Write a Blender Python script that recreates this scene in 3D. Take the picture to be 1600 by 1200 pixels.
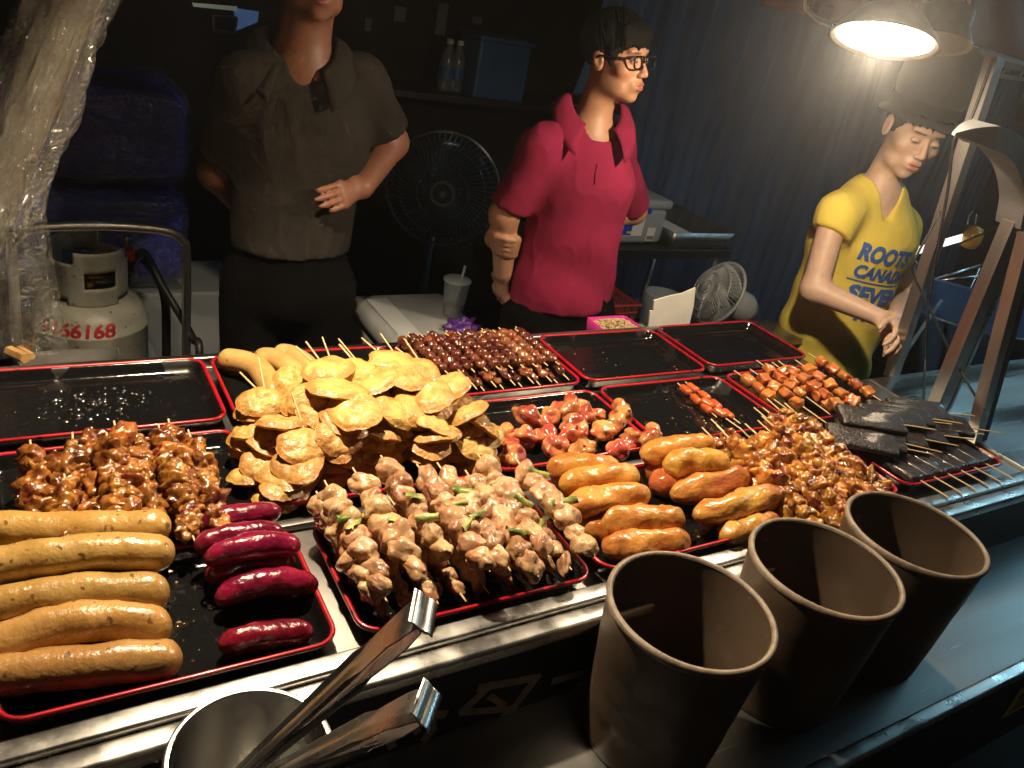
import bpy, bmesh, math, random
import numpy as np
from mathutils import Vector, Matrix, noise as mnoise
from mathutils.bvhtree import BVHTree

for o in list(bpy.data.objects): bpy.data.objects.remove(o)
scene = bpy.context.scene
COL = scene.collection
random.seed(7)
rng = np.random.RandomState(7)

# ------------------------------------------------------------------ camera
CAM_H = 1.68
RC = np.array([[0.85193646, -0.08397077, 0.51686863],
               [-0.49080139, -0.47211653, 0.73227043],
               [0.18253291, -0.87752772, -0.44342626]])
FPX = 1268.0
cam_d = bpy.data.cameras.new('camera')
cam_d.sensor_width = 36.0
cam_d.lens = FPX / 1600.0 * 36.0
cam_d.clip_start = 0.02
cam_d.clip_end = 400
cam = bpy.data.objects.new('camera', cam_d)
COL.objects.link(cam)
m = Matrix.Identity(4)
for i in range(3):
    m[i][0] = RC[i][0]; m[i][1] = -RC[i][1]; m[i][2] = -RC[i][2]
m[2][3] = CAM_H
cam.matrix_world = m
scene.camera = cam

# ------------------------------------------------------------------ night sky, moonless sun far down, exposure
world = bpy.data.worlds.new('World'); scene.world = world
world.use_nodes = True
wn = world.node_tree
bg = wn.nodes['Background']
sky = wn.nodes.new('ShaderNodeTexSky'); sky.sky_type = 'NISHITA'; sky.sun_disc = False
sky.sun_elevation = math.radians(2); sky.sun_rotation = math.radians(200)
wn.links.new(sky.outputs[0], bg.inputs[0]); bg.inputs[1].default_value = 0.010
sun_d = bpy.data.lights.new('sun', 'SUN'); sun_d.energy = 0.004; sun_d.angle = math.radians(8); sun_d.color = (0.7, 0.8, 1.0)
sun = bpy.data.objects.new('sun', sun_d); COL.objects.link(sun); sun.rotation_euler = (math.radians(60), 0, math.radians(160))
scene.render.engine = 'CYCLES'
scene.cycles.use_denoising = True
scene.cycles.sample_clamp_indirect = 4.0
scene.cycles.max_bounces = 6; scene.cycles.glossy_bounces = 3; scene.cycles.diffuse_bounces = 3
scene.cycles.use_adaptive_sampling = True; scene.cycles.adaptive_threshold = 0.03
scene.cycles.transparent_max_bounces = 12
scene.cycles.caustics_reflective = False; scene.cycles.caustics_refractive = False
vs = scene.view_settings
vs.view_transform = 'Standard'; vs.look = 'None'; vs.gamma = 1.0; vs.use_curve_mapping = False
vs.exposure = 0.0

# ------------------------------------------------------------------ measuring helpers (where a line of sight meets a plane of the place)
def ray(px, py): return RC @ np.array([px - 800.0, py - 600.0, FPX])
def G(px, py, z):
    d = ray(px, py); t = (z - CAM_H) / d[2]
    return Vector((d[0] * t, d[1] * t, z))
def AT(px, py, y):
    d = ray(px, py); t = y / d[1]
    return Vector((d[0] * t, y, CAM_H + d[2] * t))
def V(*a): return Vector(a)
ORD = ['first', 'second', 'third', 'fourth', 'fifth', 'sixth', 'seventh', 'eighth', 'ninth', 'tenth', 'eleventh', 'twelfth', 'thirteenth', 'fourteenth', 'fifteenth', 'sixteenth', 'seventeenth', 'eighteenth', 'nineteenth', 'twentieth']

# ------------------------------------------------------------------ materials
MATS = {}
def mat(name, color, rough=0.5, metal=0.0, var=0.0, vscale=20.0, color2=None, bump=0.0, bscale=60.0, coat=0.0, sss=0.0, spec=None,
        rvar=0.0, rscale=8.0, stretch=None, trans=0.0, ior=None, alpha=1.0, emit=None, estr=0.0, vcol=False, detail=4.0, sheen=0.0, mixpos=(0.4, 0.65), speck=None, objrand=0.0):
    mt = bpy.data.materials.new(name); mt.use_nodes = True
    nt = mt.node_tree; b = nt.nodes['Principled BSDF']; L = nt.links
    c = (*color, 1.0)
    b.inputs['Base Color'].default_value = c
    b.inputs['Roughness'].default_value = rough
    b.inputs['Metallic'].default_value = metal
    if spec is not None: b.inputs['Specular IOR Level'].default_value = spec
    if coat: b.inputs['Coat Weight'].default_value = coat; b.inputs['Coat Roughness'].default_value = 0.08
    if sss:
        b.inputs['Subsurface Weight'].default_value = sss
        b.inputs['Subsurface Radius'].default_value = (1.0, 0.4, 0.2); b.inputs['Subsurface Scale'].default_value = 0.006
    if trans: b.inputs['Transmission Weight'].default_value = trans
    if ior: b.inputs['IOR'].default_value = ior
    if sheen: b.inputs['Sheen Weight'].default_value = sheen
    b.inputs['Alpha'].default_value = alpha
    if emit: b.inputs['Emission Color'].default_value = (*emit, 1); b.inputs['Emission Strength'].default_value = estr
    tc = nt.nodes.new('ShaderNodeTexCoord'); vec = tc.outputs['Object']
    # different pieces of one kind get a shifted pattern
    oi = nt.nodes.new('ShaderNodeObjectInfo'); add = nt.nodes.new('ShaderNodeVectorMath'); add.operation = 'MULTIPLY_ADD'
    comb = nt.nodes.new('ShaderNodeCombineXYZ')
    for q in range(3): L.new(oi.outputs['Random'], comb.inputs[q])
    add.inputs[1].default_value = (7, 13, 5)
    L.new(comb.outputs[0], add.inputs[0]); L.new(vec, add.inputs[2]); vec = add.outputs[0]
    if stretch:
        mp = nt.nodes.new('ShaderNodeMapping'); mp.inputs['Scale'].default_value = stretch
        L.new(vec, mp.inputs[0]); vec = mp.outputs[0]
    def noise_node(scale, det=detail):
        n = nt.nodes.new('ShaderNodeTexNoise'); n.inputs['Scale'].default_value = scale; n.inputs['Detail'].default_value = det
        L.new(vec, n.inputs['Vector']); return n
    colout = None
    if vcol:
        at_ = nt.nodes.new('ShaderNodeVertexColor'); at_.layer_name = 'Col'; colout = at_.outputs[0]
    if var or color2:
        n = noise_node(vscale)
        r = nt.nodes.new('ShaderNodeValToRGB'); r.color_ramp.elements[0].position = mixpos[0]; r.color_ramp.elements[1].position = mixpos[1]
        L.new(n.outputs[0], r.inputs[0])
        mx = nt.nodes.new('ShaderNodeMix'); mx.data_type = 'RGBA'
        L.new(r.outputs[0], mx.inputs[0])
        if colout: L.new(colout, mx.inputs[6])
        else: mx.inputs[6].default_value = c
        c2 = color2 or tuple(x * (1 - var) for x in color)
        mx.inputs[7].default_value = (*c2, 1)
        if colout:
            mx.blend_type = 'MULTIPLY'; mx.inputs[7].default_value = (1 - var,) * 3 + (1,)
        colout = mx.outputs[2]
    if speck:
        n = noise_node(speck[0], 1.0)
        r = nt.nodes.new('ShaderNodeValToRGB'); r.color_ramp.elements[0].position = speck[1]; r.color_ramp.elements[1].position = speck[1] + 0.04
        L.new(n.outputs[0], r.inputs[0])
        mx = nt.nodes.new('ShaderNodeMix'); mx.data_type = 'RGBA'; L.new(r.outputs[0], mx.inputs[0])
        if colout: L.new(colout, mx.inputs[6])
        else: mx.inputs[6].default_value = c
        mx.inputs[7].default_value = (*speck[2], 1); colout = mx.outputs[2]
    if objrand:
        hs = nt.nodes.new('ShaderNodeHueSaturation')
        mr = nt.nodes.new('ShaderNodeMapRange'); mr.inputs[3].default_value = 1 - objrand; mr.inputs[4].default_value = 1 + objrand * 0.6
        L.new(oi.outputs['Random'], mr.inputs[0]); L.new(mr.outputs[0], hs.inputs['Value'])
        wn_ = nt.nodes.new('ShaderNodeTexWhiteNoise'); wn_.noise_dimensions = '1D'; L.new(oi.outputs['Random'], wn_.inputs['W'])
        mh = nt.nodes.new('ShaderNodeMapRange'); mh.inputs[3].default_value = 0.487; mh.inputs[4].default_value = 0.509; L.new(wn_.outputs[0], mh.inputs[0]); L.new(mh.outputs[0], hs.inputs['Hue'])
        if colout: L.new(colout, hs.inputs['Color'])
        else: hs.inputs['Color'].default_value = c
        colout = hs.outputs[0]
    if colout: L.new(colout, b.inputs['Base Color'])
    if rvar:
        n = noise_node(rscale)
        mr = nt.nodes.new('ShaderNodeMapRange'); mr.inputs[1].default_value = 0.35; mr.inputs[2].default_value = 0.65
        mr.inputs[3].default_value = max(0.02, rough - rvar); mr.inputs[4].default_value = min(1, rough + rvar)
        L.new(n.outputs[0], mr.inputs[0]); L.new(mr.outputs[0], b.inputs['Roughness'])
    if bump:
        n = noise_node(bscale, 5.0)
        bp = nt.nodes.new('ShaderNodeBump'); bp.inputs['Strength'].default_value = 0.6; bp.inputs['Distance'].default_value = bump
        L.new(n.outputs[0], bp.inputs['Height']); L.new(bp.outputs[0], b.inputs['Normal'])
    MATS[name] = mt
    return mt

def film(name, tint=(0.9, 0.9, 0.9), base=0.06, edge=0.5, rough=0.12, bscale=30.0, gmin=0.06):
    """thin clear plastic film: mostly see-through, glossy"""
    mt = bpy.data.materials.new(name); mt.use_nodes = True; nt = mt.node_tree; L = nt.links
    nt.nodes.remove(nt.nodes['Principled BSDF']); out = nt.nodes['Material Output']
    t = nt.nodes.new('ShaderNodeBsdfTransparent'); t.inputs[0].default_value = (*tint, 1)
    g = nt.nodes.new('ShaderNodeBsdfGlossy'); g.inputs['Roughness'].default_value = rough
    d = nt.nodes.new('ShaderNodeBsdfDiffuse'); d.inputs[0].default_value = (0.6, 0.6, 0.6, 1)
    n = nt.nodes.new('ShaderNodeTexNoise'); n.inputs['Scale'].default_value = bscale; n.inputs['Detail'].default_value = 6
    n.inputs['Distortion'].default_value = 1.5
    tc = nt.nodes.new('ShaderNodeTexCoord'); L.new(tc.outputs['Object'], n.inputs['Vector'])
    bp = nt.nodes.new('ShaderNodeBump'); bp.inputs['Distance'].default_value = 0.025; bp.inputs['Strength'].default_value = 1.0
    L.new(n.outputs[0], bp.inputs['Height']); L.new(bp.outputs[0], g.inputs['Normal'])
    a1 = nt.nodes.new('ShaderNodeMixShader'); a1.inputs[0].default_value = base
    L.new(t.outputs[0], a1.inputs[1]); L.new(d.outputs[0], a1.inputs[2])
    lw = nt.nodes.new('ShaderNodeLayerWeight'); lw.inputs['Blend'].default_value = edge; L.new(bp.outputs[0], lw.inputs['Normal'])
    mr = nt.nodes.new('ShaderNodeMapRange'); mr.inputs[3].default_value = gmin; mr.inputs[4].default_value = 0.6; L.new(lw.outputs['Facing'], mr.inputs[0])
    a2 = nt.nodes.new('ShaderNodeMixShader'); L.new(mr.outputs[0], a2.inputs[0]); L.new(a1.outputs[0], a2.inputs[1]); L.new(g.outputs[0], a2.inputs[2])
    L.new(a2.outputs[0], out.inputs[0]); MATS[name] = mt
    return mt

def tray_material():
    mt = mat('tray_black', (0.006, 0.006, 0.0065), 0.10, spec=0.55)
    nt = mt.node_tree; L = nt.links; b = nt.nodes['Principled BSDF']
    geo = nt.nodes.new('ShaderNodeTexCoord'); oi = nt.nodes.new('ShaderNodeObjectInfo')
    mp = nt.nodes.new('ShaderNodeVectorMath'); mp.operation = 'ADD'; L.new(geo.outputs['Object'], mp.inputs[0]); L.new(oi.outputs['Location'], mp.inputs[1])
    n = nt.nodes.new('ShaderNodeTexNoise'); n.inputs['Scale'].default_value = 9; n.inputs['Detail'].default_value = 8; n.inputs['Distortion'].default_value = 0.6
    L.new(mp.outputs[0], n.inputs['Vector'])
    r = nt.nodes.new('ShaderNodeValToRGB'); r.color_ramp.elements[0].position = 0.60; r.color_ramp.elements[1].position = 0.625
    r.color_ramp.elements[0].color = (0.10, 0.10, 0.10, 1); r.color_ramp.elements[1].color = (0.36, 0.36, 0.36, 1)
    L.new(n.outputs[0], r.inputs[0]); L.new(r.outputs[0], b.inputs['Roughness'])
    n2 = nt.nodes.new('ShaderNodeTexNoise'); n2.inputs['Scale'].default_value = 70; n2.inputs['Detail'].default_value = 6
    L.new(mp.outputs[0], n2.inputs['Vector'])
    bp = nt.nodes.new('ShaderNodeBump'); bp.inputs['Distance'].default_value = 0.0012; bp.inputs['Strength'].default_value = 0.5
    L.new(n2.outputs[0], bp.inputs['Height']); L.new(bp.outputs[0], b.inputs['Normal'])
    # grease specks
    n3 = nt.nodes.new('ShaderNodeTexNoise'); n3.inputs['Scale'].default_value = 160; n3.inputs['Detail'].default_value = 1
    L.new(mp.outputs[0], n3.inputs['Vector'])
    r3 = nt.nodes.new('ShaderNodeValToRGB'); r3.color_ramp.elements[0].position = 0.76; r3.color_ramp.elements[1].position = 0.79
    r3.color_ramp.elements[0].color = (0.006, 0.006, 0.0065, 1); r3.color_ramp.elements[1].color = (0.12, 0.08, 0.04, 1)
    L.new(n3.outputs[0], r3.inputs[0]); L.new(r3.outputs[0], b.inputs['Base Color'])
    return mt
tray_material()
mat('tray_red', (0.42, 0.006, 0.015), 0.3, coat=0.3, var=0.35, vscale=40, speck=(38, 0.69, (0.02, 0.004, 0.004)))
mat('steel', (0.52, 0.51, 0.49), 0.30, 1.0, rvar=0.12, rscale=10, bump=0.0006, bscale=40, stretch=(0.12, 1, 1), var=0.25, vscale=14)
mat('steel_dirty', (0.45, 0.44, 0.42), 0.36, 1.0, rvar=0.06, rscale=8, var=0.15, vscale=4)
mat('steel_shelf', (0.40, 0.39, 0.38), 0.42, 1.0, rvar=0.1, rscale=9, bump=0.0003, bscale=150, stretch=(0.05, 1, 1), var=0.35, vscale=7, speck=(190, 0.72, (0.55, 0.52, 0.48)))
mat('steel_bright', (0.66, 0.65, 0.63), 0.30, 1.0, rvar=0.08, rscale=20, bump=0.0001, bscale=60, var=0.12, vscale=9)
mat('steel_post', (0.52, 0.50, 0.48), 0.42, 1.0, rvar=0.08, rscale=12, stretch=(1, 1, 0.1), var=0.2, vscale=20)
mat('steel_arch', (0.34, 0.34, 0.35), 0.6, 1.0, var=0.2, vscale=12)
mat('sign_black', (0.004, 0.0045, 0.007), 0.45, var=0.4, vscale=10)
mat('sign_paint', (0.60, 0.55, 0.52), 0.6, var=0.4, vscale=40)
mat('cup_brown', (0.078, 0.051, 0.032), 0.55, var=0.2, vscale=9, rvar=0.05, rscale=12, bump=0.0003, bscale=120)
mat('cup_rim', (0.24, 0.18, 0.13), 0.5, var=0.4, vscale=60)
mat('wood_stick', (0.72, 0.53, 0.27), 0.6, var=0.3, vscale=60, stretch=(0.2, 1, 1))
mat('wood_stick_dark', (0.45, 0.26, 0.10), 0.5, var=0.4, vscale=60)
# food
mat('meat_pale', (0.60, 0.38, 0.20), 0.32, color2=(0.27, 0.095, 0.038), vscale=38, mixpos=(0.40, 0.72), bump=0.0032, bscale=150, sss=0.08, coat=0.2, objrand=0.25, rvar=0.15, rscale=110, speck=(120, 0.68, (0.68, 0.47, 0.28)))
mat('meat_glazed', (0.40, 0.165, 0.032), 0.22, color2=(0.09, 0.018, 0.005), vscale=48, mixpos=(0.36, 0.66), bump=0.004, bscale=120, sss=0.06, coat=0.4, objrand=0.3)
mat('meat_roast', (0.52, 0.225, 0.04), 0.22, color2=(0.12, 0.02, 0.006), vscale=36, mixpos=(0.42, 0.62), bump=0.004, bscale=110, sss=0.06, coat=0.5, objrand=0.35)
mat('gizzard', (0.085, 0.018, 0.010), 0.22, color2=(0.22, 0.075, 0.03), vscale=50, mixpos=(0.5, 0.72), bump=0.002, bscale=70, coat=0.6, objrand=0.4)
mat('gizzard_tan', (0.24, 0.085, 0.030), 0.24, color2=(0.10, 0.022, 0.012), vscale=50, mixpos=(0.45, 0.7), bump=0.002, bscale=70, coat=0.5, objrand=0.3)
mat('wing', (0.40, 0.085, 0.045), 0.18, color2=(0.62, 0.30, 0.11), vscale=32, mixpos=(0.44, 0.62), bump=0.003, bscale=70, sss=0.1, coat=0.7, objrand=0.3, speck=(60, 0.68, (0.1, 0.012, 0.008)))
mat('fish_cake', (0.66, 0.40, 0.12), 0.38, vcol=True, var=0.35, vscale=34, mixpos=(0.42, 0.68), bump=0.004, bscale=150, sss=0.04, objrand=0.15, rvar=0.15, rscale=70, coat=0.15)
mat('tempura', (0.60, 0.31, 0.06), 0.3, color2=(0.40, 0.13, 0.022), vscale=26, mixpos=(0.40, 0.68), bump=0.004, bscale=90, sss=0.06, coat=0.3, objrand=0.15, rvar=.12, rscale=50)
mat('tempura_roast', (0.42, 0.13, 0.035), 0.28, color2=(0.58, 0.28, 0.06), vscale=24, mixpos=(0.45, 0.65), bump=0.005, bscale=95, sss=0.06, coat=0.35, objrand=0.2, rvar=.12, rscale=50)
mat('sausage_yellow', (0.50, 0.31, 0.095), 0.27, color2=(0.34, 0.175, 0.042), vscale=13, mixpos=(0.38, 0.72), bump=0.0022, bscale=120, sss=0.06, coat=0.3, speck=(80, 0.68, (0.17, 0.08, 0.025)), objrand=0.22, rvar=0.1, rscale=40)
mat('sausage_pale', (0.58, 0.37, 0.13), 0.35, color2=(0.47, 0.26, 0.08), vscale=20, bump=0.0012, bscale=110, sss=0.06, coat=0.15, speck=(70, 0.71, (0.10, 0.06, 0.03)))
mat('sausage_purple', (0.24, 0.008, 0.026), 0.2, color2=(0.11, 0.004, 0.016), vscale=24, bump=0.0045, bscale=75, coat=0.55, objrand=0.25)
mat('tofu_brown', (0.60, 0.21, 0.05), 0.28, color2=(0.40, 0.11, 0.028), vscale=34, bump=0.0018, bscale=90, sss=0.06, coat=0.35, objrand=0.3)
mat('mini_sausage', (0.55, 0.11, 0.025), 0.28, color2=(0.42, 0.07, 0.02), vscale=30, bump=0.0006, bscale=110, sss=0.06, coat=0.3)
mat('blood_cake', (0.014, 0.0095, 0.009), 0.32, color2=(0.062, 0.043, 0.037), vscale=190, mixpos=(0.5, 0.68), bump=0.006, bscale=220, objrand=0.25, coat=0.35)
mat('scallion', (0.09, 0.15, 0.015), 0.4, color2=(0.42, 0.42, 0.13), vscale=28, mixpos=(0.45, 0.6), coat=0.2)
mat('peanut', (0.62, 0.45, 0.24), 0.7, var=0.4, vscale=60)
# people
mat('skin', (0.45, 0.24, 0.15), 0.5, vcol=True, var=0.12, vscale=40, bump=0.0004, bscale=250, sss=0.08)
mat('hair', (0.005, 0.0045, 0.004), 0.85, spec=0.15, bump=0.004, bscale=90, stretch=(3, 3, 0.4))
mat('shirt_red', (0.25, 0.016, 0.056), 0.9, spec=0.15, var=0.22, vscale=9, bump=0.0008, bscale=500)
mat('shirt_grey', (0.032, 0.028, 0.025), 0.9, spec=0.08, var=0.25, vscale=8, bump=0.0008, bscale=400)  # base colour darkened: part of the shade on this man is painted in
mat('shirt_yellow', (0.78, 0.61, 0.11), 0.9, spec=0.15, var=0.12, vscale=8, bump=0.0006, bscale=500)
mat('print_blue', (0.035, 0.12, 0.42), 0.85, var=0.2, vscale=60)
mat('cloth_black', (0.0035, 0.0035, 0.004), 0.95, spec=0.05, var=0.3, vscale=10)
mat('hat_felt', (0.012, 0.012, 0.0125), 0.9, var=0.3, vscale=14, bump=0.001, bscale=300, sheen=0.15)
mat('glasses_black', (0.006, 0.006, 0.006), 0.2)
mat('lens', (0.9, 0.9, 0.92), 0.05, trans=1.0, ior=1.05)
mat('eye_white', (0.55, 0.5, 0.46), 0.15)
mat('iris', (0.01, 0.006, 0.004), 0.1)
# background
mat('wall_dark', (0.012, 0.012, 0.015), 0.9, spec=0.15, var=0.4, vscale=3)
mat('ground', (0.05, 0.048, 0.046), 0.75, var=0.4, vscale=4, bump=0.003, bscale=30)
mat('tarp_blue', (0.048, 0.100, 0.215), 0.6, var=0.35, vscale=5, bump=0.004, bscale=14, stretch=(1, 1, 0.3))
mat('awning_red', (0.24, 0.012, 0.03), 0.7, var=0.2, vscale=6, bump=0.002, bscale=20)
mat('plastic_blue_dark', (0.03, 0.04, 0.62), 0.4, var=0.3, vscale=6)
mat('plastic_blue', (0.03, 0.09, 0.22), 0.3, var=0.2, vscale=10)
mat('plastic_blue_bright', (0.02, 0.05, 0.5), 0.3)
mat('fan_black', (0.02, 0.022, 0.027), 0.4)
mat('fan_grey', (0.25, 0.28, 0.33), 0.4, metal=0.3)
mat('fan_blade', (0.03, 0.07, 0.13), 0.3)
mat('fan_light', (0.20, 0.22, 0.24), 0.45)
mat('gas_grey', (0.40, 0.39, 0.33), 0.45, var=0.25, vscale=12, bump=0.0006, bscale=70, speck=(60, 0.7, (0.16, 0.12, 0.08)))
mat('red_paint', (0.40, 0.012, 0.025), 0.6, var=0.35, vscale=70)
mat('pole_paint', (0.14, 0.125, 0.095), 0.5, var=0.2, vscale=9, speck=(15, 0.66, (0.02, 0.01, 0.006)), bump=0.001, bscale=40)
mat('brass', (0.5, 0.32, 0.1), 0.35, 1.0)
mat('rubber', (0.01, 0.01, 0.01), 0.5)
mat('plastic_red', (0.42, 0.03, 0.012), 0.4, var=0.2, vscale=15)
mat('plastic_pink', (0.55, 0.03, 0.25), 0.4)
mat('plastic_white', (0.42, 0.44, 0.46), 0.45, var=0.2, vscale=6)
mat('cooler_white', (0.32, 0.33, 0.34), 0.5, var=0.25, vscale=7, bump=0.0005, bscale=80)
mat('plastic_clear', (0.55, 0.6, 0.65), 0.2, alpha=0.35)
mat('plastic_cloudy', (0.5, 0.55, 0.6), 0.3, alpha=0.55)
mat('paper_white', (0.80, 0.78, 0.72), 0.85, var=0.08, vscale=20)
mat('paper_dull', (0.10, 0.10, 0.11), 0.8, var=0.4, vscale=20)
mat('bottle_dull', (0.16, 0.18, 0.2), 0.2, alpha=0.5)
mat('print_dark', (0.03, 0.03, 0.03), 0.7)
mat('label_yellow', (0.55, 0.60, 0.02), 0.6)
mat('label_white', (0.7, 0.7, 0.7), 0.6)
mat('purple_bag', (0.09, 0.025, 0.22), 0.4, var=0.4, vscale=20)
mat('cardboard', (0.10, 0.06, 0.035), 0.8, var=0.3, vscale=12)
mat('yellow_rod', (0.75, 0.55, 0.03), 0.5)
mat('tea', (0.06, 0.012, 0.01), 0.15)
mat('frame_cyan_lit', (0.45, 0.55, 0.58), 0.4, metal=0.6)  # cyan light falling on the awning bars, put into the metal colour
mat('green_bag', (0.08, 0.25, 0.12), 0.4)
mat('bulb_glass', (1, 1, 1), 0.3, emit=(1.0, 0.86, 0.62), estr=60.0)
mat('tube_glass', (1, 1, 1), 0.3, emit=(0.38, 0.80, 1.0), estr=38.0)  # glow of the assumed tube light out of view
mat('tube_dim', (0.9, 0.9, 0.9), 0.3, emit=(1.0, 0.96, 0.88), estr=1.6)
mat('shop_window', (0.1, 0.2, 0.4), 0.4, emit=(0.2, 0.42, 0.9), estr=0.12, color2=(0.02, 0.03, 0.05), vscale=9)
mat('shop_window_warm', (0.3, 0.3, 0.2), 0.4, emit=(0.65, 0.75, 0.6), estr=0.12)
mat('shade_out', (0.30, 0.27, 0.23), 0.3, 1.0, var=0.3, vscale=20)
mat('shade_in', (0.80, 0.72, 0.55), 0.35, 0.6)
mat('lamp_yellow', (0.65, 0.32, 0.04), 0.2, coat=0.5)
film('film_clear', (0.93, 0.92, 0.9), base=0.012, edge=0.5, rough=0.07, bscale=60)
film('film_blue', (0.9, 0.92, 0.97), base=0.03, edge=0.55, rough=0.12, bscale=30, gmin=0.16)

# ------------------------------------------------------------------ mesh helpers
def mesh_from(name, verts, faces, smooth=True):
    me = bpy.data.meshes.new(name)
    me.from_pydata([tuple(v) for v in verts], [], [tuple(int(i) for i in f) for f in faces])
    if smooth: me.polygons.foreach_set('use_smooth', [True] * len(me.polygons))
    me.update()
    return me

class MB:
    def __init__(s): s.v = []; s.f = []
    def add(s, vs_, fs, M=None):
        o = len(s.v)
        s.v += [(M @ Vector(v)) if M is not None else Vector(v) for v in vs_]
        s.f += [tuple(i + o for i in f) for f in fs]
        return s
    def box(s, c, d, bev=0.0, M=None):
        x, y, z = (q / 2 for q in d); c = Vector(c)
        if bev <= 0:
            vs_ = [c + Vector((a * x, b * y, e * z)) for a in (-1, 1) for b in (-1, 1) for e in (-1, 1)]
            fs = [(0, 1, 3, 2), (4, 6, 7, 5), (0, 4, 5, 1), (2, 3, 7, 6), (0, 2, 6, 4), (1, 5, 7, 3)]
            return s.add(vs_, fs, M)
        bm = bmesh.new(); bmesh.ops.create_cube(bm, size=1)
        for v in bm.verts: v.co = Vector((v.co.x * d[0], v.co.y * d[1], v.co.z * d[2]))
        bmesh.ops.bevel(bm, geom=list(bm.edges), offset=min(bev, min(d) * 0.45), segments=3, affect='EDGES', profile=0.5)
        vs_ = [v.co + c for v in bm.verts]; bm.verts.index_update()
        fs = [[v.index for v in f.verts] for f in bm.faces]; bm.free()
        return s.add(vs_, fs, M)
    def tube(s, pts, r, n=12, caps=True, rs=None, flat=None):
        pts = [Vector(p) for p in pts]; k = len(pts); vs_ = []; fs = []
        t0 = (pts[1] - pts[0]).normalized()
        up = Vector((0, 0, 1)) if abs(t0.z) < 0.9 else Vector((1, 0, 0))
        u = t0.cross(up).normalized()
        for i, p in enumerate(pts):
            t = (pts[min(i + 1, k - 1)] - pts[max(i - 1, 0)]).normalized()
            u = (u - t * u.dot(t)).normalized(); w = t.cross(u)
            rr = rs[i] if rs else r
            for j in range(n):
                a = 2 * math.pi * j / n
                vs_.append(p + (u * math.cos(a) + w * math.sin(a) * (flat or 1)) * rr)
        for i in range(k - 1):
            for j in range(n):
                fs.append((i * n + j, i * n + (j + 1) % n, (i + 1) * n + (j + 1) % n, (i + 1) * n + j))
        if caps: fs += [tuple(range(n - 1, -1, -1)), tuple((k - 1) * n + j for j in range(n))]
        return s.add(vs_, fs)
    def lathe(s, prof, n=40, M=None, c=(0, 0, 0)):
        vs_ = []; fs = []; c = Vector(c)
        for (r, z) in prof:
            for j in range(n):
                a = 2 * math.pi * j / n; vs_.append(c + Vector((r * math.cos(a), r * math.sin(a), z)))
        for i in range(len(prof) - 1):
            for j in range(n):
                fs.append((i * n + j, i * n + (j + 1) % n, (i + 1) * n + (j + 1) % n, (i + 1) * n + j))
        return s.add(vs_, fs, M)
    def grid(s, fn, nu, nv):
        vs_ = [fn(i / nu, j / nv) for j in range(nv + 1) for i in range(nu + 1)]
        fs = [(j * (nu + 1) + i, j * (nu + 1) + i + 1, (j + 1) * (nu + 1) + i + 1, (j + 1) * (nu + 1) + i) for j in range(nv) for i in range(nu)]
        return s.add(vs_, fs)
    def poly(s, pts, thick, nrm):
        n = len(pts); nrm = Vector(nrm) * thick
        vs_ = [Vector(p) for p in pts] + [Vector(p) + nrm for p in pts]
        fs = [tuple(range(n - 1, -1, -1)), tuple(range(n, 2 * n))] + [(i, (i + 1) % n, n + (i + 1) % n, n + i) for i in range(n)]
        return s.add(vs_, fs)
    def mesh(s, name, smooth=False): return mesh_from(name, s.v, s.f, smooth)
    def build(s, name, material, parent=None, smooth=False, world=True, auto=None):
        me = s.mesh(name, smooth)
        o = link(name, me, material, parent)
        if auto is not None: smooth_angle(me, auto)
        return o

def smooth_angle(me, deg):
    me.polygons.foreach_set('use_smooth', [True] * len(me.polygons))
    bm = bmesh.new(); bm.from_mesh(me); a = math.radians(deg)
    for e in bm.edges: e.smooth = not (len(e.link_faces) == 2 and e.calc_face_angle(0) > a)
    bm.to_mesh(me); bm.free()

def link(name, me, material=None, parent=None, loc=None, rot=None, scl=None):
    o = bpy.data.objects.new(name, me); COL.objects.link(o)
    if material and len(me.materials) == 0: me.materials.append(MATS[material])
    if parent:
        o.parent = parent
        if loc is None and parent.matrix_basis != Matrix.Identity(4) and not parent.get('local_parts'):
            o.matrix_parent_inverse = parent.matrix_basis.inverted()
    if loc is not None: o.location = loc
    if rot is not None:
        if len(rot) == 4: o.rotation_mode = 'QUATERNION'; o.rotation_quaternion = rot
        else: o.rotation_euler = rot
    if scl is not None: o.scale = scl
    return o
def tag(o, label, cat, group=None):
    o['label'] = label; o['category'] = cat
    if group: o['group'] = group
    return o
def thing(name, label, cat, loc=(0, 0, 0), group=None):
    o = bpy.data.objects.new(name, None); o.empty_display_size = 0.05; COL.objects.link(o); o.location = loc
    return tag(o, label, cat, group)
def structure(o): o['kind'] = 'structure'; return o
def smooth_curve(pts, n=8):
    """Catmull-Rom through pts"""
    P_ = [Vector(p) for p in pts]; P_ = [P_[0] * 2 - P_[1]] + P_ + [P_[-1] * 2 - P_[-2]]; out = []
    for i in range(1, len(P_) - 2):
        for k in range(n):
            t = k / n; a, b, c, d = P_[i - 1:i + 3]
            out.append(0.5 * ((2 * b) + (c - a) * t + (2 * a - 5 * b + 4 * c - d) * t * t + (3 * b - a - 3 * c + d) * t ** 3))
    out.append(P_[-2]); return out

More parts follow.
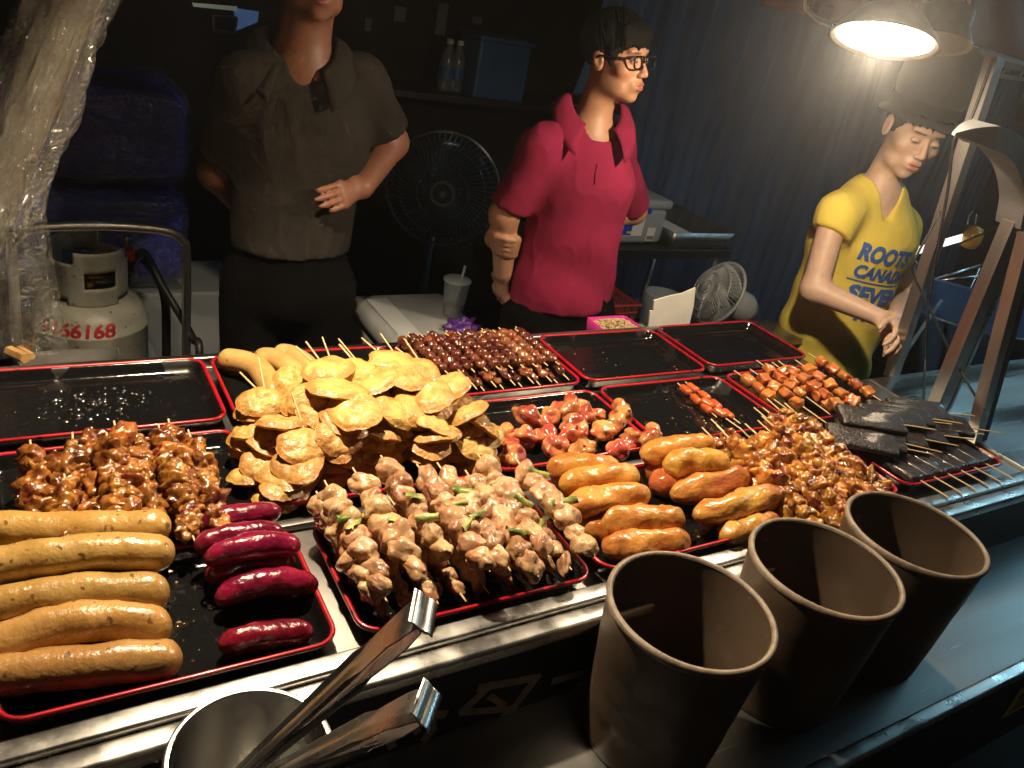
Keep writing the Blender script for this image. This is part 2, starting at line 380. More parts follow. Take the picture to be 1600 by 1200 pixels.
# ------------------------------------------------------------------ implicit surfaces for bodies (smooth unions on a grid)
def axis_pts(lo, hi, h, fine=()):
    out = [lo]
    while out[-1] < hi:
        x = out[-1]; st = h
        for (a, b, hf) in fine:
            if a - h <= x <= b: st = min(st, hf)
        out.append(x + st)
    return np.array(out)
class Field:
    def __init__(s, xs, ys, zs):
        s.a = (xs, ys, zs); s.F = np.full((len(xs), len(ys), len(zs)), 0.25, np.float32)
    def _box(s, lo, hi):
        sl = []
        for q in range(3):
            i0 = max(0, np.searchsorted(s.a[q], lo[q]) - 1); i1 = min(len(s.a[q]), np.searchsorted(s.a[q], hi[q]) + 1)
            if i1 <= i0: return None, None
            sl.append(slice(i0, i1))
        X = np.stack(np.meshgrid(s.a[0][sl[0]], s.a[1][sl[1]], s.a[2][sl[2]], indexing='ij'), -1)
        return tuple(sl), X
    def put(s, lo, hi, fn, k, op):
        m_ = max(k * 1.6, 0.02)
        sl, X = s._box(np.array(lo) - m_, np.array(hi) + m_)
        if sl is None: return s
        d = fn(X).astype(np.float32); f = s.F[sl]
        if op == 'cut': d = -d
        if op == 'add':
            h = np.clip(0.5 + 0.5 * (f - d) / k, 0, 1); s.F[sl] = f * (1 - h) + d * h - k * h * (1 - h)
        else:
            h = np.clip(0.5 - 0.5 * (f - d) / k, 0, 1); s.F[sl] = f * (1 - h) + d * h + k * h * (1 - h)
        return s
    def ell(s, c, r, M=None, k=0.015, op='add'):
        c = np.array(c, float); r = np.array(r, float); Mi = np.array(M) if M is not None else np.eye(3)
        def fn(X):
            p = (X - c) @ Mi
            k0 = np.linalg.norm(p / r, axis=-1); k1 = np.linalg.norm(p / (r * r), axis=-1) + 1e-9
            return k0 * (k0 - 1) / k1
        R_ = r.max(); return s.put(c - R_, c + R_, fn, k, op)
    def cone(s, a, b, ra, rb, k=0.015, op='add'):
        a = np.array(a, float); b = np.array(b, float); ab = b - a; L2 = ab @ ab + 1e-12
        def fn(X):
            t = np.clip(((X - a) @ ab) / L2, 0, 1)
            return np.linalg.norm(X - a - t[..., None] * ab, axis=-1) - (ra + (rb - ra) * t)
        R_ = max(ra, rb); return s.put(np.minimum(a, b) - R_, np.maximum(a, b) + R_, fn, k, op)
    def slab(s, a, b, wa, wb, u, k=0.02, op='add'):
        a = np.array(a, float); b = np.array(b, float); ab = b - a; L = np.linalg.norm(ab); d_ = ab / L
        u = np.array(u, float); u = u - d_ * (u @ d_); u /= np.linalg.norm(u); v = np.cross(d_, u)
        def fn(X):
            p = X - a; tt = p @ d_; t = np.clip(tt / L, 0, 1)
            wx = wa[0] + (wb[0] - wa[0]) * t; wy = wa[1] + (wb[1] - wa[1]) * t
            ex = np.maximum(np.maximum(-tt, tt - L), 0)
            q = np.sqrt(((p @ u) / wx) ** 2 + ((p @ v) / wy) ** 2 + (ex / np.minimum(wx, wy)) ** 2)
            return (q - 1) * np.minimum(wx, wy)
        R_ = max(*wa, *wb); return s.put(np.minimum(a, b) - R_, np.maximum(a, b) + R_, fn, k, op)
    def union(s, o, k=0.02):
        h = np.clip(0.5 + 0.5 * (s.F - o.F) / k, 0, 1); s.F = s.F * (1 - h) + o.F * h - k * h * (1 - h); return s
    def twin(s): return Field(*s.a)
    def plane(s, p, n):   # keep the side against n
        p = np.array(p, float); n = np.array(n, float); n /= np.linalg.norm(n)
        X = np.stack(np.meshgrid(*s.a, indexing='ij'), -1); s.F = np.maximum(s.F, ((X - p) @ n).astype(np.float32)); return s
    def mesh(s, smooth=0):
        F = s.F; xs, ys, zs = s.a; S = F < 0
        n = [q - 1 for q in F.shape]; cnt = np.zeros(n, np.int8)
        off = [(i, j, k) for i in (0, 1) for j in (0, 1) for k in (0, 1)]
        sub = lambda A, o: A[o[0]:o[0] + n[0], o[1]:o[1] + n[1], o[2]:o[2] + n[2]]
        for o in off: cnt += sub(S, o)
        act = (cnt > 0) & (cnt < 8); idx = np.argwhere(act)
        vid = np.full(n, -1, np.int64); vid[act] = np.arange(len(idx))
        pos = np.zeros((len(idx), 3)); num = np.zeros(len(idx))
        for o in off:
            for q in range(3):
                if o[q] == 0:
                    p2 = list(o); p2[q] = 1
                    A = idx + np.array(o); B = idx + np.array(p2)
                    f0 = F[A[:, 0], A[:, 1], A[:, 2]]; f1 = F[B[:, 0], B[:, 1], B[:, 2]]
                    mk = (f0 < 0) != (f1 < 0); t = np.zeros(len(idx)); t[mk] = f0[mk] / (f0[mk] - f1[mk])
                    pt = A.astype(float); pt[:, q] += t
                    pos[mk] += pt[mk]; num[mk] += 1
        pos /= num[:, None]
        W_ = np.stack([np.interp(pos[:, q], np.arange(len(s.a[q])), s.a[q]) for q in range(3)], 1)
        faces = []
        for q in range(3):
            a_, b_ = (q + 1) % 3, (q + 2) % 3
            sl0 = [slice(None)] * 3; sl1 = [slice(None)] * 3; sl0[q] = slice(0, -1); sl1[q] = slice(1, None)
            df = np.argwhere(S[tuple(sl0)] != S[tuple(sl1)])
            df = df[(df[:, a_] > 0) & (df[:, b_] > 0) & (df[:, a_] < n[a_]) & (df[:, b_] < n[b_])]
            def cell(da, db):
                c = df.copy(); c[:, a_] += da; c[:, b_] += db
                return vid[c[:, 0], c[:, 1], c[:, 2]]
            qd = np.stack([cell(-1, -1), cell(0, -1), cell(0, 0), cell(-1, 0)], 1)
            ins = S[df[:, 0], df[:, 1], df[:, 2]]; qd[~ins] = qd[~ins][:, ::-1]
            faces.append(qd)
        faces = np.concatenate(faces); faces = faces[(faces >= 0).all(1)]
        for _ in range(smooth):
            acc = np.zeros_like(W_); c_ = np.zeros(len(W_))
            for e in ((0, 1), (1, 2), (2, 3), (3, 0)):
                np.add.at(acc, faces[:, e[0]], W_[faces[:, e[1]]]); np.add.at(c_, faces[:, e[0]], 1)
                np.add.at(acc, faces[:, e[1]], W_[faces[:, e[0]]]); np.add.at(c_, faces[:, e[1]], 1)
            W_ = 0.5 * W_ + 0.5 * acc / np.maximum(c_, 1)[:, None]
        return W_, faces
def np_mesh(name, W_, faces):
    me = bpy.data.meshes.new(name)
    me.vertices.add(len(W_)); me.vertices.foreach_set('co', W_.astype(np.float32).ravel())
    me.loops.add(faces.size); me.loops.foreach_set('vertex_index', faces.astype(np.int32).ravel())
    me.polygons.add(len(faces)); me.polygons.foreach_set('loop_start', np.arange(0, faces.size, 4, dtype=np.int32))
    me.polygons.foreach_set('use_smooth', np.ones(len(faces), bool))
    me.update(); me.validate(); return me
def vnormals(W_, faces):
    n = np.cross(W_[faces[:, 2]] - W_[faces[:, 0]], W_[faces[:, 3]] - W_[faces[:, 1]]); N = np.zeros_like(W_)
    for q in range(4): np.add.at(N, faces[:, q], n)
    return N / (np.linalg.norm(N, axis=1)[:, None] + 1e-12)

# ================================================================== THE PLACE: ground, back wall, tarp
T = 0.93            # height of the tray rims
gm = MB(); gm.grid(lambda u, v: Vector((-40 + 80 * u, -40 + 80 * v, 0)), 4, 4)
structure(gm.build('ground', 'ground'))
w = MB(); w.box((1.2, 3.66, 1.6), (9.0, 0.10, 3.2))
structure(w.build('back_wall', 'wall_dark'))
# roof sheet over the stall
w = MB(); w.box((0.9, 2.55, 2.62), (7.2, 3.1, 0.03)); structure(w.build('roof_sheet', 'wall_dark'))

# hanging blue tarp in folds
def tarp():
    a = AT(1035, 0, 2.95); b = AT(1600, 60, 2.6)
    x0, x1 = 2.22, 5.6
    mb = MB()
    def fn(u, v):
        x = x0 + (x1 - x0) * u; z = 0.05 + 2.5 * v
        y = 3.05 + 0.009 * math.sin(x * 30 + 1.3 * math.sin(z * 1.6)) + 0.007 * math.sin(x * 75 + z * 1.4) + 0.05 * math.sin(x * 4.3 + z * .8)
        y += 0.03 * mnoise.noise(Vector((x * 5, z * 1.6, 0)))
        if u < 0.03: x += 0.04 * math.sin(z * 5)
        return Vector((x + (0.22 * (1 - v) if u < 0.4 else 0.0) * -(0.4 - u) / 0.4, y, z))
    mb.grid(fn, 420, 60)
    o = mb.build('tarp_curtain', 'tarp_blue', smooth=True)
    tag(o, 'dusky blue tarpaulin hanging in folds behind the woman', 'tarpaulin')
tarp()

# ================================================================== LAMPS
def hanging_lamp(loc, label, tilt=(0, 0), lit=True, power=22.0, r=0.105, deep=0.075, color=(1.0, 0.80, 0.54)):
    """metal shade with the bulb sitting 'deep' above its rim"""
    root = thing('hanging_lamp', label, 'lamp', loc, 'lamps hung over the counter')
    root.rotation_euler = (tilt[0], tilt[1], 0); root['local_parts'] = 1
    h = deep + 0.045
    s_ = MB(); s_.lathe([(0.024, h + .012), (0.034, h), (0.055, h * .82), (r * 0.82, h * .38), (r * .95, h * .12), (r, 0.0), (r + 0.004, -0.006), (r + 0.004, -0.009), (r, -0.007), (r - 0.006, -0.004)], 48)
    link('shade', s_.mesh('shade', True), 'shade_out', root, (0, 0, 0))
    i_ = MB(); i_.lathe([(r - 0.006, -0.004), (r * .93, h * .11), (r * 0.79, h * .36), (0.051, h * .79), (0.03, h - .006), (0.0, h - .005)], 48)
    link('reflector', i_.mesh('reflector', True), 'shade_in', root, (0, 0, 0))
    k = MB(); k.lathe([(0.0, h + .07), (0.02, h + .07), (0.022, h + .065), (0.022, h + .016), (0.026, h + .012), (0.0, h + .008)], 24)
    k.tube([(0, 0, h + .07), (0.0, 0.0, h + .5)], 0.004, 8)
    link('socket', k.mesh('socket', True), 'rubber', root, (0, 0, 0))
    if not lit: return root
    q9 = 1.0 if deep > .05 else 1.35
    b_ = MB(); b_.lathe([(0.0, deep + .004 - .012 * (q9 > 1)), (0.016 * q9, deep + .006 - .01 * (q9 > 1)), (0.024 * q9, deep + .014), (0.024 * q9, deep + .022), (0.016 * q9, deep + .034), (0.012, deep + .044)], 24)
    link('bulb', b_.mesh('bulb', True), 'bulb_glass', root, (0, 0, 0))
    ld = bpy.data.lights.new('lamp_light', 'POINT'); ld.energy = power; ld.color = color; ld.shadow_soft_size = 0.022
    lo = bpy.data.objects.new('lamp_light', ld); COL.objects.link(lo); lo.parent = root; lo.location = (0, 0, deep - (0.024 if deep > .05 else .033))
    return root
LAMP_A = AT(1382, 58, 1.08)
hanging_lamp(LAMP_A, 'glowing round lamp in a metal shade under the red awning', (math.radians(-13), math.radians(13)), power=37, r=0.094, deep=0.012)
hanging_lamp(AT(1466, 62, 1.17), 'unlit metal lamp shade behind the glowing lamp', (math.radians(-14), math.radians(14)), lit=False, r=0.066, deep=.03)
hanging_lamp(V(0.32, 1.20, 1.88), 'assumed second glowing lamp over the fish cakes, out of view', (math.radians(-6), math.radians(-3)), power=112, r=0.105, deep=0.122)  # unseen lamp, assumed from the light on the food and cups

# assumed cool tube light, unseen to the right, added for the cyan on the shelf
tl = thing('assumed_tube_light', 'assumed cool tube light out of view, added for the cyan shelf light', 'tube light', (4.1, 1.05, 2.1))
mb = MB(); mb.tube([(4.1, 0.15, 2.1), (4.1, 1.95, 2.1)], 0.02, 12); mb.build('tube', 'tube_glass', tl, True)
mb = MB(); mb.box((4.1, 1.05, 2.15), (0.09, 1.9, 0.05), 0.01); mb.tube([(4.1, 0.9, 2.17), (4.1, 0.9, 3.0)], 0.004, 6); mb.tube([(4.1, 1.8, 2.17), (4.1, 1.8, 3.0)], 0.004, 6); mb.build('housing', 'plastic_white', tl)

# ================================================================== COUNTER
ctr = thing('food_counter', 'steel street food counter holding rows of black trays', 'counter', (0.9, 1.0, 0))
XL, XR = -0.9, 3.0
ZS = 0.902
mb = MB(); mb.box(((XL + 1.83) / 2, 1.06, ZS - 0.012), (1.83 - XL, 0.80, 0.024)); mb.build('deck', 'steel_dirty', ctr)
mb = MB(); mb.box(((1.83 + XR) / 2, 0.895, ZS - 0.012), (XR - 1.83, 0.47, 0.024)); mb.build('deck', 'steel_dirty', ctr)
mb = MB()
for yy in (1.195, 0.937): mb.box(((XL + 1.86) / 2, yy, ZS + 0.006), (1.86 - XL, 0.018, 0.0125), 0.003)
mb.build('divider_rail', 'steel', ctr, auto=40)
mb = MB(); mb.box(((XL + 1.84) / 2, 1.462, ZS + 0.012), (1.84 - XL, 0.02, 0.026), 0.006); mb.build('back_rail', 'steel', ctr, auto=40)
# front edge: a flat inner strip, a groove and a rounded outer lip
mb = MB(); mb.box(((XL + XR) / 2, 0.659, ZS + 0.009), (XR - XL, 0.028, 0.016), 0.004); mb.build('front_strip', 'steel_bright', ctr, auto=40)
mb = MB(); mb.box(((XL + XR) / 2, 0.627, ZS + 0.001), (XR - XL, 0.030, 0.024), 0.006); mb.build('front_lip', 'steel_bright', ctr, auto=40)
mb = MB(); mb.box(((XL + XR) / 2, 0.634, ZS - 0.095), (XR - XL, 0.016, 0.165)); mb.build('sign_panel', 'sign_black', ctr)
for (xa, xb, yb_) in ((XL + .03, 1.80, 1.42), (1.80, XR - .03, 1.10)):
    mb = MB(); mb.box(((xa + xb) / 2, (.68 + yb_) / 2, 0.36), (xb - xa, yb_ - .68, 0.72)); mb.build('cabinet', 'sign_black', ctr)
    mb = MB(); mb.box(((xa + xb) / 2, (.67 + yb_) / 2, 0.80), (xb - xa, yb_ - .66, 0.15)); mb.build('apron', 'steel_post', ctr)
# painted characters on the sign panel
ys = 0.6255
def strokes(name, lines, wpx, parent, material):
    mb = MB()
    for ln in lines:
        pts = [AT(x, y, ys) for x, y in ln[0]]; w_ = ln[1] * 0.00105
        for i in range(len(pts) - 1):
            a, b = pts[i], pts[i + 1]; d = (b - a).normalized(); n = Vector((-d.z, 0, d.x)) * w_
            e = d * w_ * 0.6
            off = Vector((0, -0.0002 * (i + 1) - 0.0006 * lines.index(ln), 0))
            mb.add([a - e - n + off, b + e - n + off, b + e + n + off, a - e + n + off], [(0, 1, 2, 3)])
    return mb.build(name, material, parent)
strokes('painted_character', [([(618, 1128), (640, 1116), (694, 1116)], 7), ([(672, 1097), (674, 1140), (664, 1153)], 7), ([(640, 1134), (652, 1142)], 5), ([(600, 1140), (612, 1165)], 6)], 6, ctr, 'sign_paint')
strokes('painted_character', [([(768, 1070), (722, 1112)], 7), ([(750, 1074), (838, 1058), (800, 1108)], 7), ([(722, 1112), (800, 1106)], 6), ([(800, 1104), (748, 1150)], 5), ([(765, 1086), (786, 1100)], 5)], 6, ctr, 'sign_paint')
strokes('painted_character', [([(866, 1064), (930, 1046), (905, 1070)], 7), ([(905, 1070), (890, 1090)], 6)], 6, ctr, 'sign_paint')
# shelf in front, lower
SH = 0.76
mb = MB(); mb.box(((XL + 2.7) / 2, 0.497, SH - 0.006), (2.7 - XL, 0.262, 0.012)); mb.build('shelf', 'steel_shelf', ctr)
mb = MB(); mb.box(((XL + 2.7) / 2, 0.372, SH + 0.002), (2.7 - XL, 0.024, 0.016), 0.005); mb.build('shelf_lip', 'steel_bright', ctr, auto=40)
mb = MB(); mb.box(((XL + 2.7) / 2, 0.375, SH - 0.12), (2.7 - XL, 0.012, 0.2)); mb.build('shelf_apron', 'sign_black', ctr)
for xx in (-0.6, 0.5, 1.5, 2.5):
    mb = MB(); mb.box((xx, 0.49, SH - 0.05), (0.03, 0.22, 0.075)); mb.build('shelf_bracket', 'steel_post', ctr)
# yellow sticker with lettering on the shelf front
def text_mesh(s, size, offset=0.0, shear=0.0, extrude=0.0, align='LEFT'):
    cu = bpy.data.curves.new('t', 'FONT'); cu.body = s; cu.size = size; cu.offset = offset; cu.shear = shear; cu.extrude = extrude
    cu.align_x = align; cu.resolution_u = 3
    ob = bpy.data.objects.new('t', cu); COL.objects.link(ob)
    dg = bpy.context.evaluated_depsgraph_get(); me = bpy.data.meshes.new_from_object(ob.evaluated_get(dg))
    bpy.data.objects.remove(ob); bpy.data.curves.remove(cu)
    return me
st_y = 0.3675
sa = AT(1566, 1098, st_y)
stk = thing('price_sticker', 'bright yellow sticker with black lettering on the shelf front', 'sticker', sa)
c0 = AT(1575, 1086, st_y); c1 = AT(1564, 1122, st_y)
hh = c0.z - c1.z
mb = MB(); mb.box((c1.x + 0.075, st_y - 0.001, c1.z + hh / 2), (0.15, 0.0016, hh), 0); mb.build('sticker_sheet', 'label_yellow', stk)
tm = text_mesh('加盟', hh * 0.8, 0.0)
to = link('lettering', tm, 'print_dark', stk, None); to.matrix_parent_inverse = Matrix.Identity(4)
to.location = (c1.x + 0.008 - sa.x, -0.0035, c1.z + hh * 0.2 - sa.z); to.rotation_euler = (math.radians(90), 0, 0)

# ================================================================== TRAYS
def rrect(hx, hy, r, n=7):
    out = []
    for (sx, sy, a0) in ((1, 1, 0), (-1, 1, 90), (-1, -1, 180), (1, -1, 270)):
        for k in range(n):
            a = math.radians(a0 + 90 * k / (n - 1)); out.append((sx * (hx - r) + r * math.cos(a), sy * (hy - r) + r * math.sin(a)))
    return out
def loops_mesh(name, loops, cap_first=False, cap_last=False):
    n = len(loops[0][0]); mb = MB(); vs_ = []; fs = []
    for (lp, z) in loops: vs_ += [Vector((x, y, z)) for x, y in lp]
    for i in range(len(loops) - 1):
        for j in range(n): fs.append((i * n + j, i * n + (j + 1) % n, (i + 1) * n + (j + 1) % n, (i + 1) * n + j))
    if cap_first: fs.append(tuple(range(n - 1, -1, -1)))
    if cap_last: fs.append(tuple((len(loops) - 1) * n + j for j in range(n)))
    mb.add(vs_, fs); return mb.mesh(name, True)
TX, TY = 0.179, 0.115
def q(d, r): return rrect(TX - d, TY - d, max(0.004, r - d))
CR = 0.030
body_me = loops_mesh('tray_body', [(q(0.016, CR), -0.026), (q(0.010, CR), -0.0255), (q(0.0035, CR), -0.006), (q(0.001, CR), -0.0015), (q(0.001, CR), -0.0005), (q(0.0045, CR), -0.0005),
                                   (q(0.0065, CR), -0.002), (q(0.011, CR), -0.012), (q(0.015, CR), -0.018), (q(0.021, CR), -0.0215), (q(0.028, CR), -0.0225)], True, True)
smooth_angle(body_me, 50)
rim_me = loops_mesh('tray_rim', [(q(-0.0003, CR), -0.004), (q(-0.0012, CR), -0.001), (q(-0.0006, CR), 0.0013), (q(0.0015, CR), 0.0022), (q(0.0042, CR), 0.0014), (q(0.0052, CR), -0.0008)])
tray_list = {
    'A0': (0.118, 1.327, 'empty black tray with red rim, leftmost of the back row'),
    'A1': (0.489, 1.327, 'black red-rimmed tray under the pale curved sausages'),
    'A2': (0.860, 1.322, 'black red-rimmed tray holding the dark gizzard skewers'),
    'A3': (1.234, 1.325, 'empty black tray with red rim beside the gizzard skewers'),
    'A4': (1.612, 1.337, 'empty black tray with red rim closest to the woman in yellow'),
    'B0': (0.118, 1.070, 'black red-rimmed tray holding the glazed brown chicken skewers'),
    'B1': (0.487, 1.070, 'black red-rimmed tray under the heap of fish cakes'),
    'B2': (0.862, 1.070, 'black red-rimmed tray holding the roasted reddish chicken pieces'),
    'B3': (1.236, 1.073, 'black red-rimmed tray holding the little orange sausages'),
    'B4': (1.614, 1.072, 'black red-rimmed tray holding the brown tofu skewers'),
    'C0': (0.130, 0.795, 'black red-rimmed tray holding the yellow and purple sausages'),
    'C1': (0.516, 0.792, 'black red-rimmed tray holding the chicken and scallion skewers'),
    'C2': (0.896, 0.795, 'black red-rimmed tray holding the fat golden fried rolls'),
    'C3': (1.282, 0.805, 'black red-rimmed tray holding the glossy roasted skewers by the cups'),
    'C4': (1.668, 0.812, 'black red-rimmed tray holding the dark rice cakes'),
}
TRAY = {}
for key, (x, y, lab) in tray_list.items():
    z = T + {'A': 0.004, 'B': 0.0, 'C': -0.001}[key[0]]
    t = thing('food_tray', lab, 'tray', (x, y, z), 'food trays on the counter'); t['local_parts'] = 1
    t.rotation_euler = (0, 0, math.radians(random.uniform(-0.8, 0.8)))
    link('tray_body', body_me, 'tray_black', t, (0, 0, 0)); link('rim', rim_me, 'tray_red', t, (0, 0, 0)); TRAY[key] = t
TB = T - 0.0225     # tray floor

# water drops left on the empty tray, crumbs and oil on the others
def flecks(key, n, cx_, cy_, sx, sy, material, name, rmax, seed):
    rr_ = random.Random(seed); mb = MB()
    for _ in range(n):
        x = min(.135, max(-.135, rr_.gauss(cx_, sx))); y = min(.07, max(-.07, rr_.gauss(cy_, sy))); r = rr_.uniform(.25, 1) ** 2 * rmax + .0005; h = r * rr_.uniform(.3, .7); e = rr_.uniform(.7, 1.6)
        vs_ = [Vector((x, y, -.0225 + h))]; m_ = 8
        for k, (q1, q2) in enumerate(((.6, .8), (1.0, .0))):
            vs_ += [Vector((x + e * r * q1 * math.cos(2 * math.pi * j / m_), y + r * q1 * math.sin(2 * math.pi * j / m_), -.0225 + h * q2)) for j in range(m_)]
        fs = [(0, 1 + j, 1 + (j + 1) % m_) for j in range(m_)] + [(1 + j, 1 + m_ + j, 1 + m_ + (j + 1) % m_, 1 + (j + 1) % m_) for j in range(m_)]
        mb.add(vs_, fs)
    o = link(name, mb.mesh(name, True), material, TRAY[key], (0, 0, 0)); o['kind'] = 'stuff'
mat('drops', (0.01, 0.01, 0.011), 0.06, spec=0.8, coat=0.5)
mat('crumbs', (0.34, 0.17, 0.05), 0.5, var=0.4, vscale=60)
mat('oil', (0.03, 0.018, 0.006), 0.08, spec=0.7)
flecks('A0', 150, -.02, .01, .045, .028, 'drops', 'water_drops', .0042, 1)
for i_, k_ in enumerate(('B0', 'B1', 'B2', 'B3', 'B4', 'C0', 'C1', 'C2', 'C3', 'A3', 'A1')):
    flecks(k_, 16, 0, 0, .08, .05, 'crumbs', 'crumbs', .0022, 10 + i_)
    if k_ in ('C0', 'C2', 'B2', 'B0', 'C3', 'B3'): flecks(k_, 26, .03, 0, .07, .05, 'oil', 'oil_drops', .006, 40 + i_)

# ================================================================== CUPS, POT, TONGS
def cup(cx_, cy_, label, rt, rb, h, lean=(0, 0), dents=0.0, seed=0):
    root = thing('brown_cup', label, 'cup', (cx_, cy_, SH + 0.0005), 'tall brown cups on the shelf'); root['local_parts'] = 1
    root.rotation_euler = (lean[0], lean[1], 0)
    n = 64; prof = [(0.0, 0.0), (rb * 0.9, 0.0), (rb * 0.99, 0.002), (rb, 0.006)]
    N = 26
    for i in range(1, N + 1):
        t = i / N; prof.append((rb + (rt - rb) * t ** 0.9, 0.006 + (h - 0.006) * t))
    prof += [(rt - 0.006, h), ]
    for i in range(N, -1, -2):
        t = i / N; prof.append((rb + (rt - rb) * t ** 0.9 - 0.006, 0.008 + (h - 0.012) * t))
    prof.append((0.0, 0.008))
    mb = MB(); mb.lathe(prof, n)
    for v in mb.v:
        r = math.hypot(v.x, v.y)
        if r > 0.01:
            a = math.atan2(v.y, v.x); t = v.z / h
            d = dents * mnoise.noise(Vector((math.cos(a) * 2 + seed, math.sin(a) * 2, v.z * 30))) * min(1, max(0, (0.92 - t) * 8))
            g = 0.0009 * math.sin(v.z * 420) * (1 if 0.3 < t < 0.85 else 0) * max(0, mnoise.noise(Vector((a, v.z * 6, seed))) + 0.2)
            s_ = 1 + (d + g) / r; v.x *= s_; v.y *= s_
    me = mb.mesh('cup_body', True); smooth_angle(me, 50); link('cup_body', me, 'cup_brown', root, (0, 0, 0))
    rm = MB(); rm.lathe([(rt + 0.0008, h - 0.008), (rt + 0.0022, h - 0.004), (rt + 0.0018, h), (rt - 0.001, h + 0.0022), (rt - 0.005, h + 0.0018), (rt - 0.0066, h - 0.002)], n)
    link('rim', rm.mesh('rim', True), 'cup_rim', root, (0, 0, 0))
cup(0.722, 0.522, 'tall brown plastic cup closest to the tongs', 0.1115, 0.092, 0.238, dents=0.0012, seed=1)
cup(0.985, 0.520, 'tall brown plastic cup in the middle of the three', 0.1115, 0.092, 0.243, dents=0.0008, seed=5)
cup(1.222, 0.530, 'tall brown cup standing by the blue-lit end of the shelf', 0.1115, 0.092, 0.243, dents=0.0008, seed=9)

# ================================================================== FOOD: shared piece shapes
def ico(sub):
    bm = bmesh.new(); bmesh.ops.create_icosphere(bm, subdivisions=sub, radius=1.0)
    bm.verts.index_update()
    v = [x.co.copy() for x in bm.verts]; f = [[q_.index for q_ in p.verts] for p in bm.faces]; bm.free(); return v, f
ICO3, ICO4 = ico(3), ico(4)
BR = 0.018
def blob_mesh(name, seed, amp=0.25, freq=1.3, bulge=0.5, bf=1.5, fine=0.05, ff=5.0, src=ICO4, ax=1.0):
    """lumpy piece of meat of radius BR: rounded lobes with creases between them"""
    v, f = src; out = []; s_ = Vector((seed * 3.7, seed * 1.9, seed * 7.3))
    for p in v:
        w = p + Vector((mnoise.noise(p * 1.7 + s_), mnoise.noise(p * 1.7 + s_ * 2), mnoise.noise(p * 1.7 - s_))) * 0.35
        w = Vector((w.x * ax, w.y, w.z)); d1 = mnoise.voronoi(w * bf + s_)[0][0]; d2 = mnoise.voronoi(w * bf * 2.3 + s_)[0][0]
        d = 1 + amp * mnoise.noise(p * freq + s_) + bulge * (0.42 - d1) + bulge * 0.10 * (0.4 - d2) + fine * mnoise.noise(p * ff + s_)
        out.append(p * (max(d, 0.35) * BR))
    return mesh_from(name, out, f)
def sausage_mesh(name, seed, L, R, bend=0.0, lump=0.05, taper=0.0, n=16, rings=26, twist=0.0, endk=1.0):
    """curved sausage along X, rounded ends; bend = sagitta in y"""
    mb = MB(); vs_ = []; fs = []; s_ = seed * 5.1
    for i in range(rings + 1):
        t = i / rings; x = -math.cos(math.pi * t)            # denser at the ends
        e = R * 1.0 * endk / (L / 2)
        # radius profile with round ends
        ax = abs(x); rr = R * (1 - taper * ax * ax)
        if ax > 1 - e: rr *= math.sqrt(max(0.0, 1 - ((ax - (1 - e)) / e) ** 2))
        rr = max(rr, 0.0004); X_ = x * L / 2
        cy_ = bend * (1 - x * x) ; cz = 0
        for j in range(n):
            a = 2 * math.pi * j / n
            g = 1 + lump * mnoise.noise(Vector((X_ / R * 0.9 + s_, math.cos(a) * 1.1, math.sin(a) * 1.1))) + lump * 0.5 * mnoise.noise(Vector((X_ / R * 2.7 + s_, math.cos(a) * 2, math.sin(a) * 2 + 5)))
            dx = -2 * bend * x / (L / 2)                      # tilt of the ring
            vs_.append(Vector((X_ - math.cos(a) * rr * g * dx * 0.7, cy_ + math.cos(a) * rr * g, cz + math.sin(a) * rr * g)))
    for i in range(rings):
        for j in range(n): fs.append((i * n + j, (i + 1) * n + j, (i + 1) * n + (j + 1) % n, i * n + (j + 1) % n))
    fs += [tuple(range(n)), tuple(rings * n + j for j in range(n - 1, -1, -1))]
    mb.add(vs_, fs); return mb.mesh(name, True)
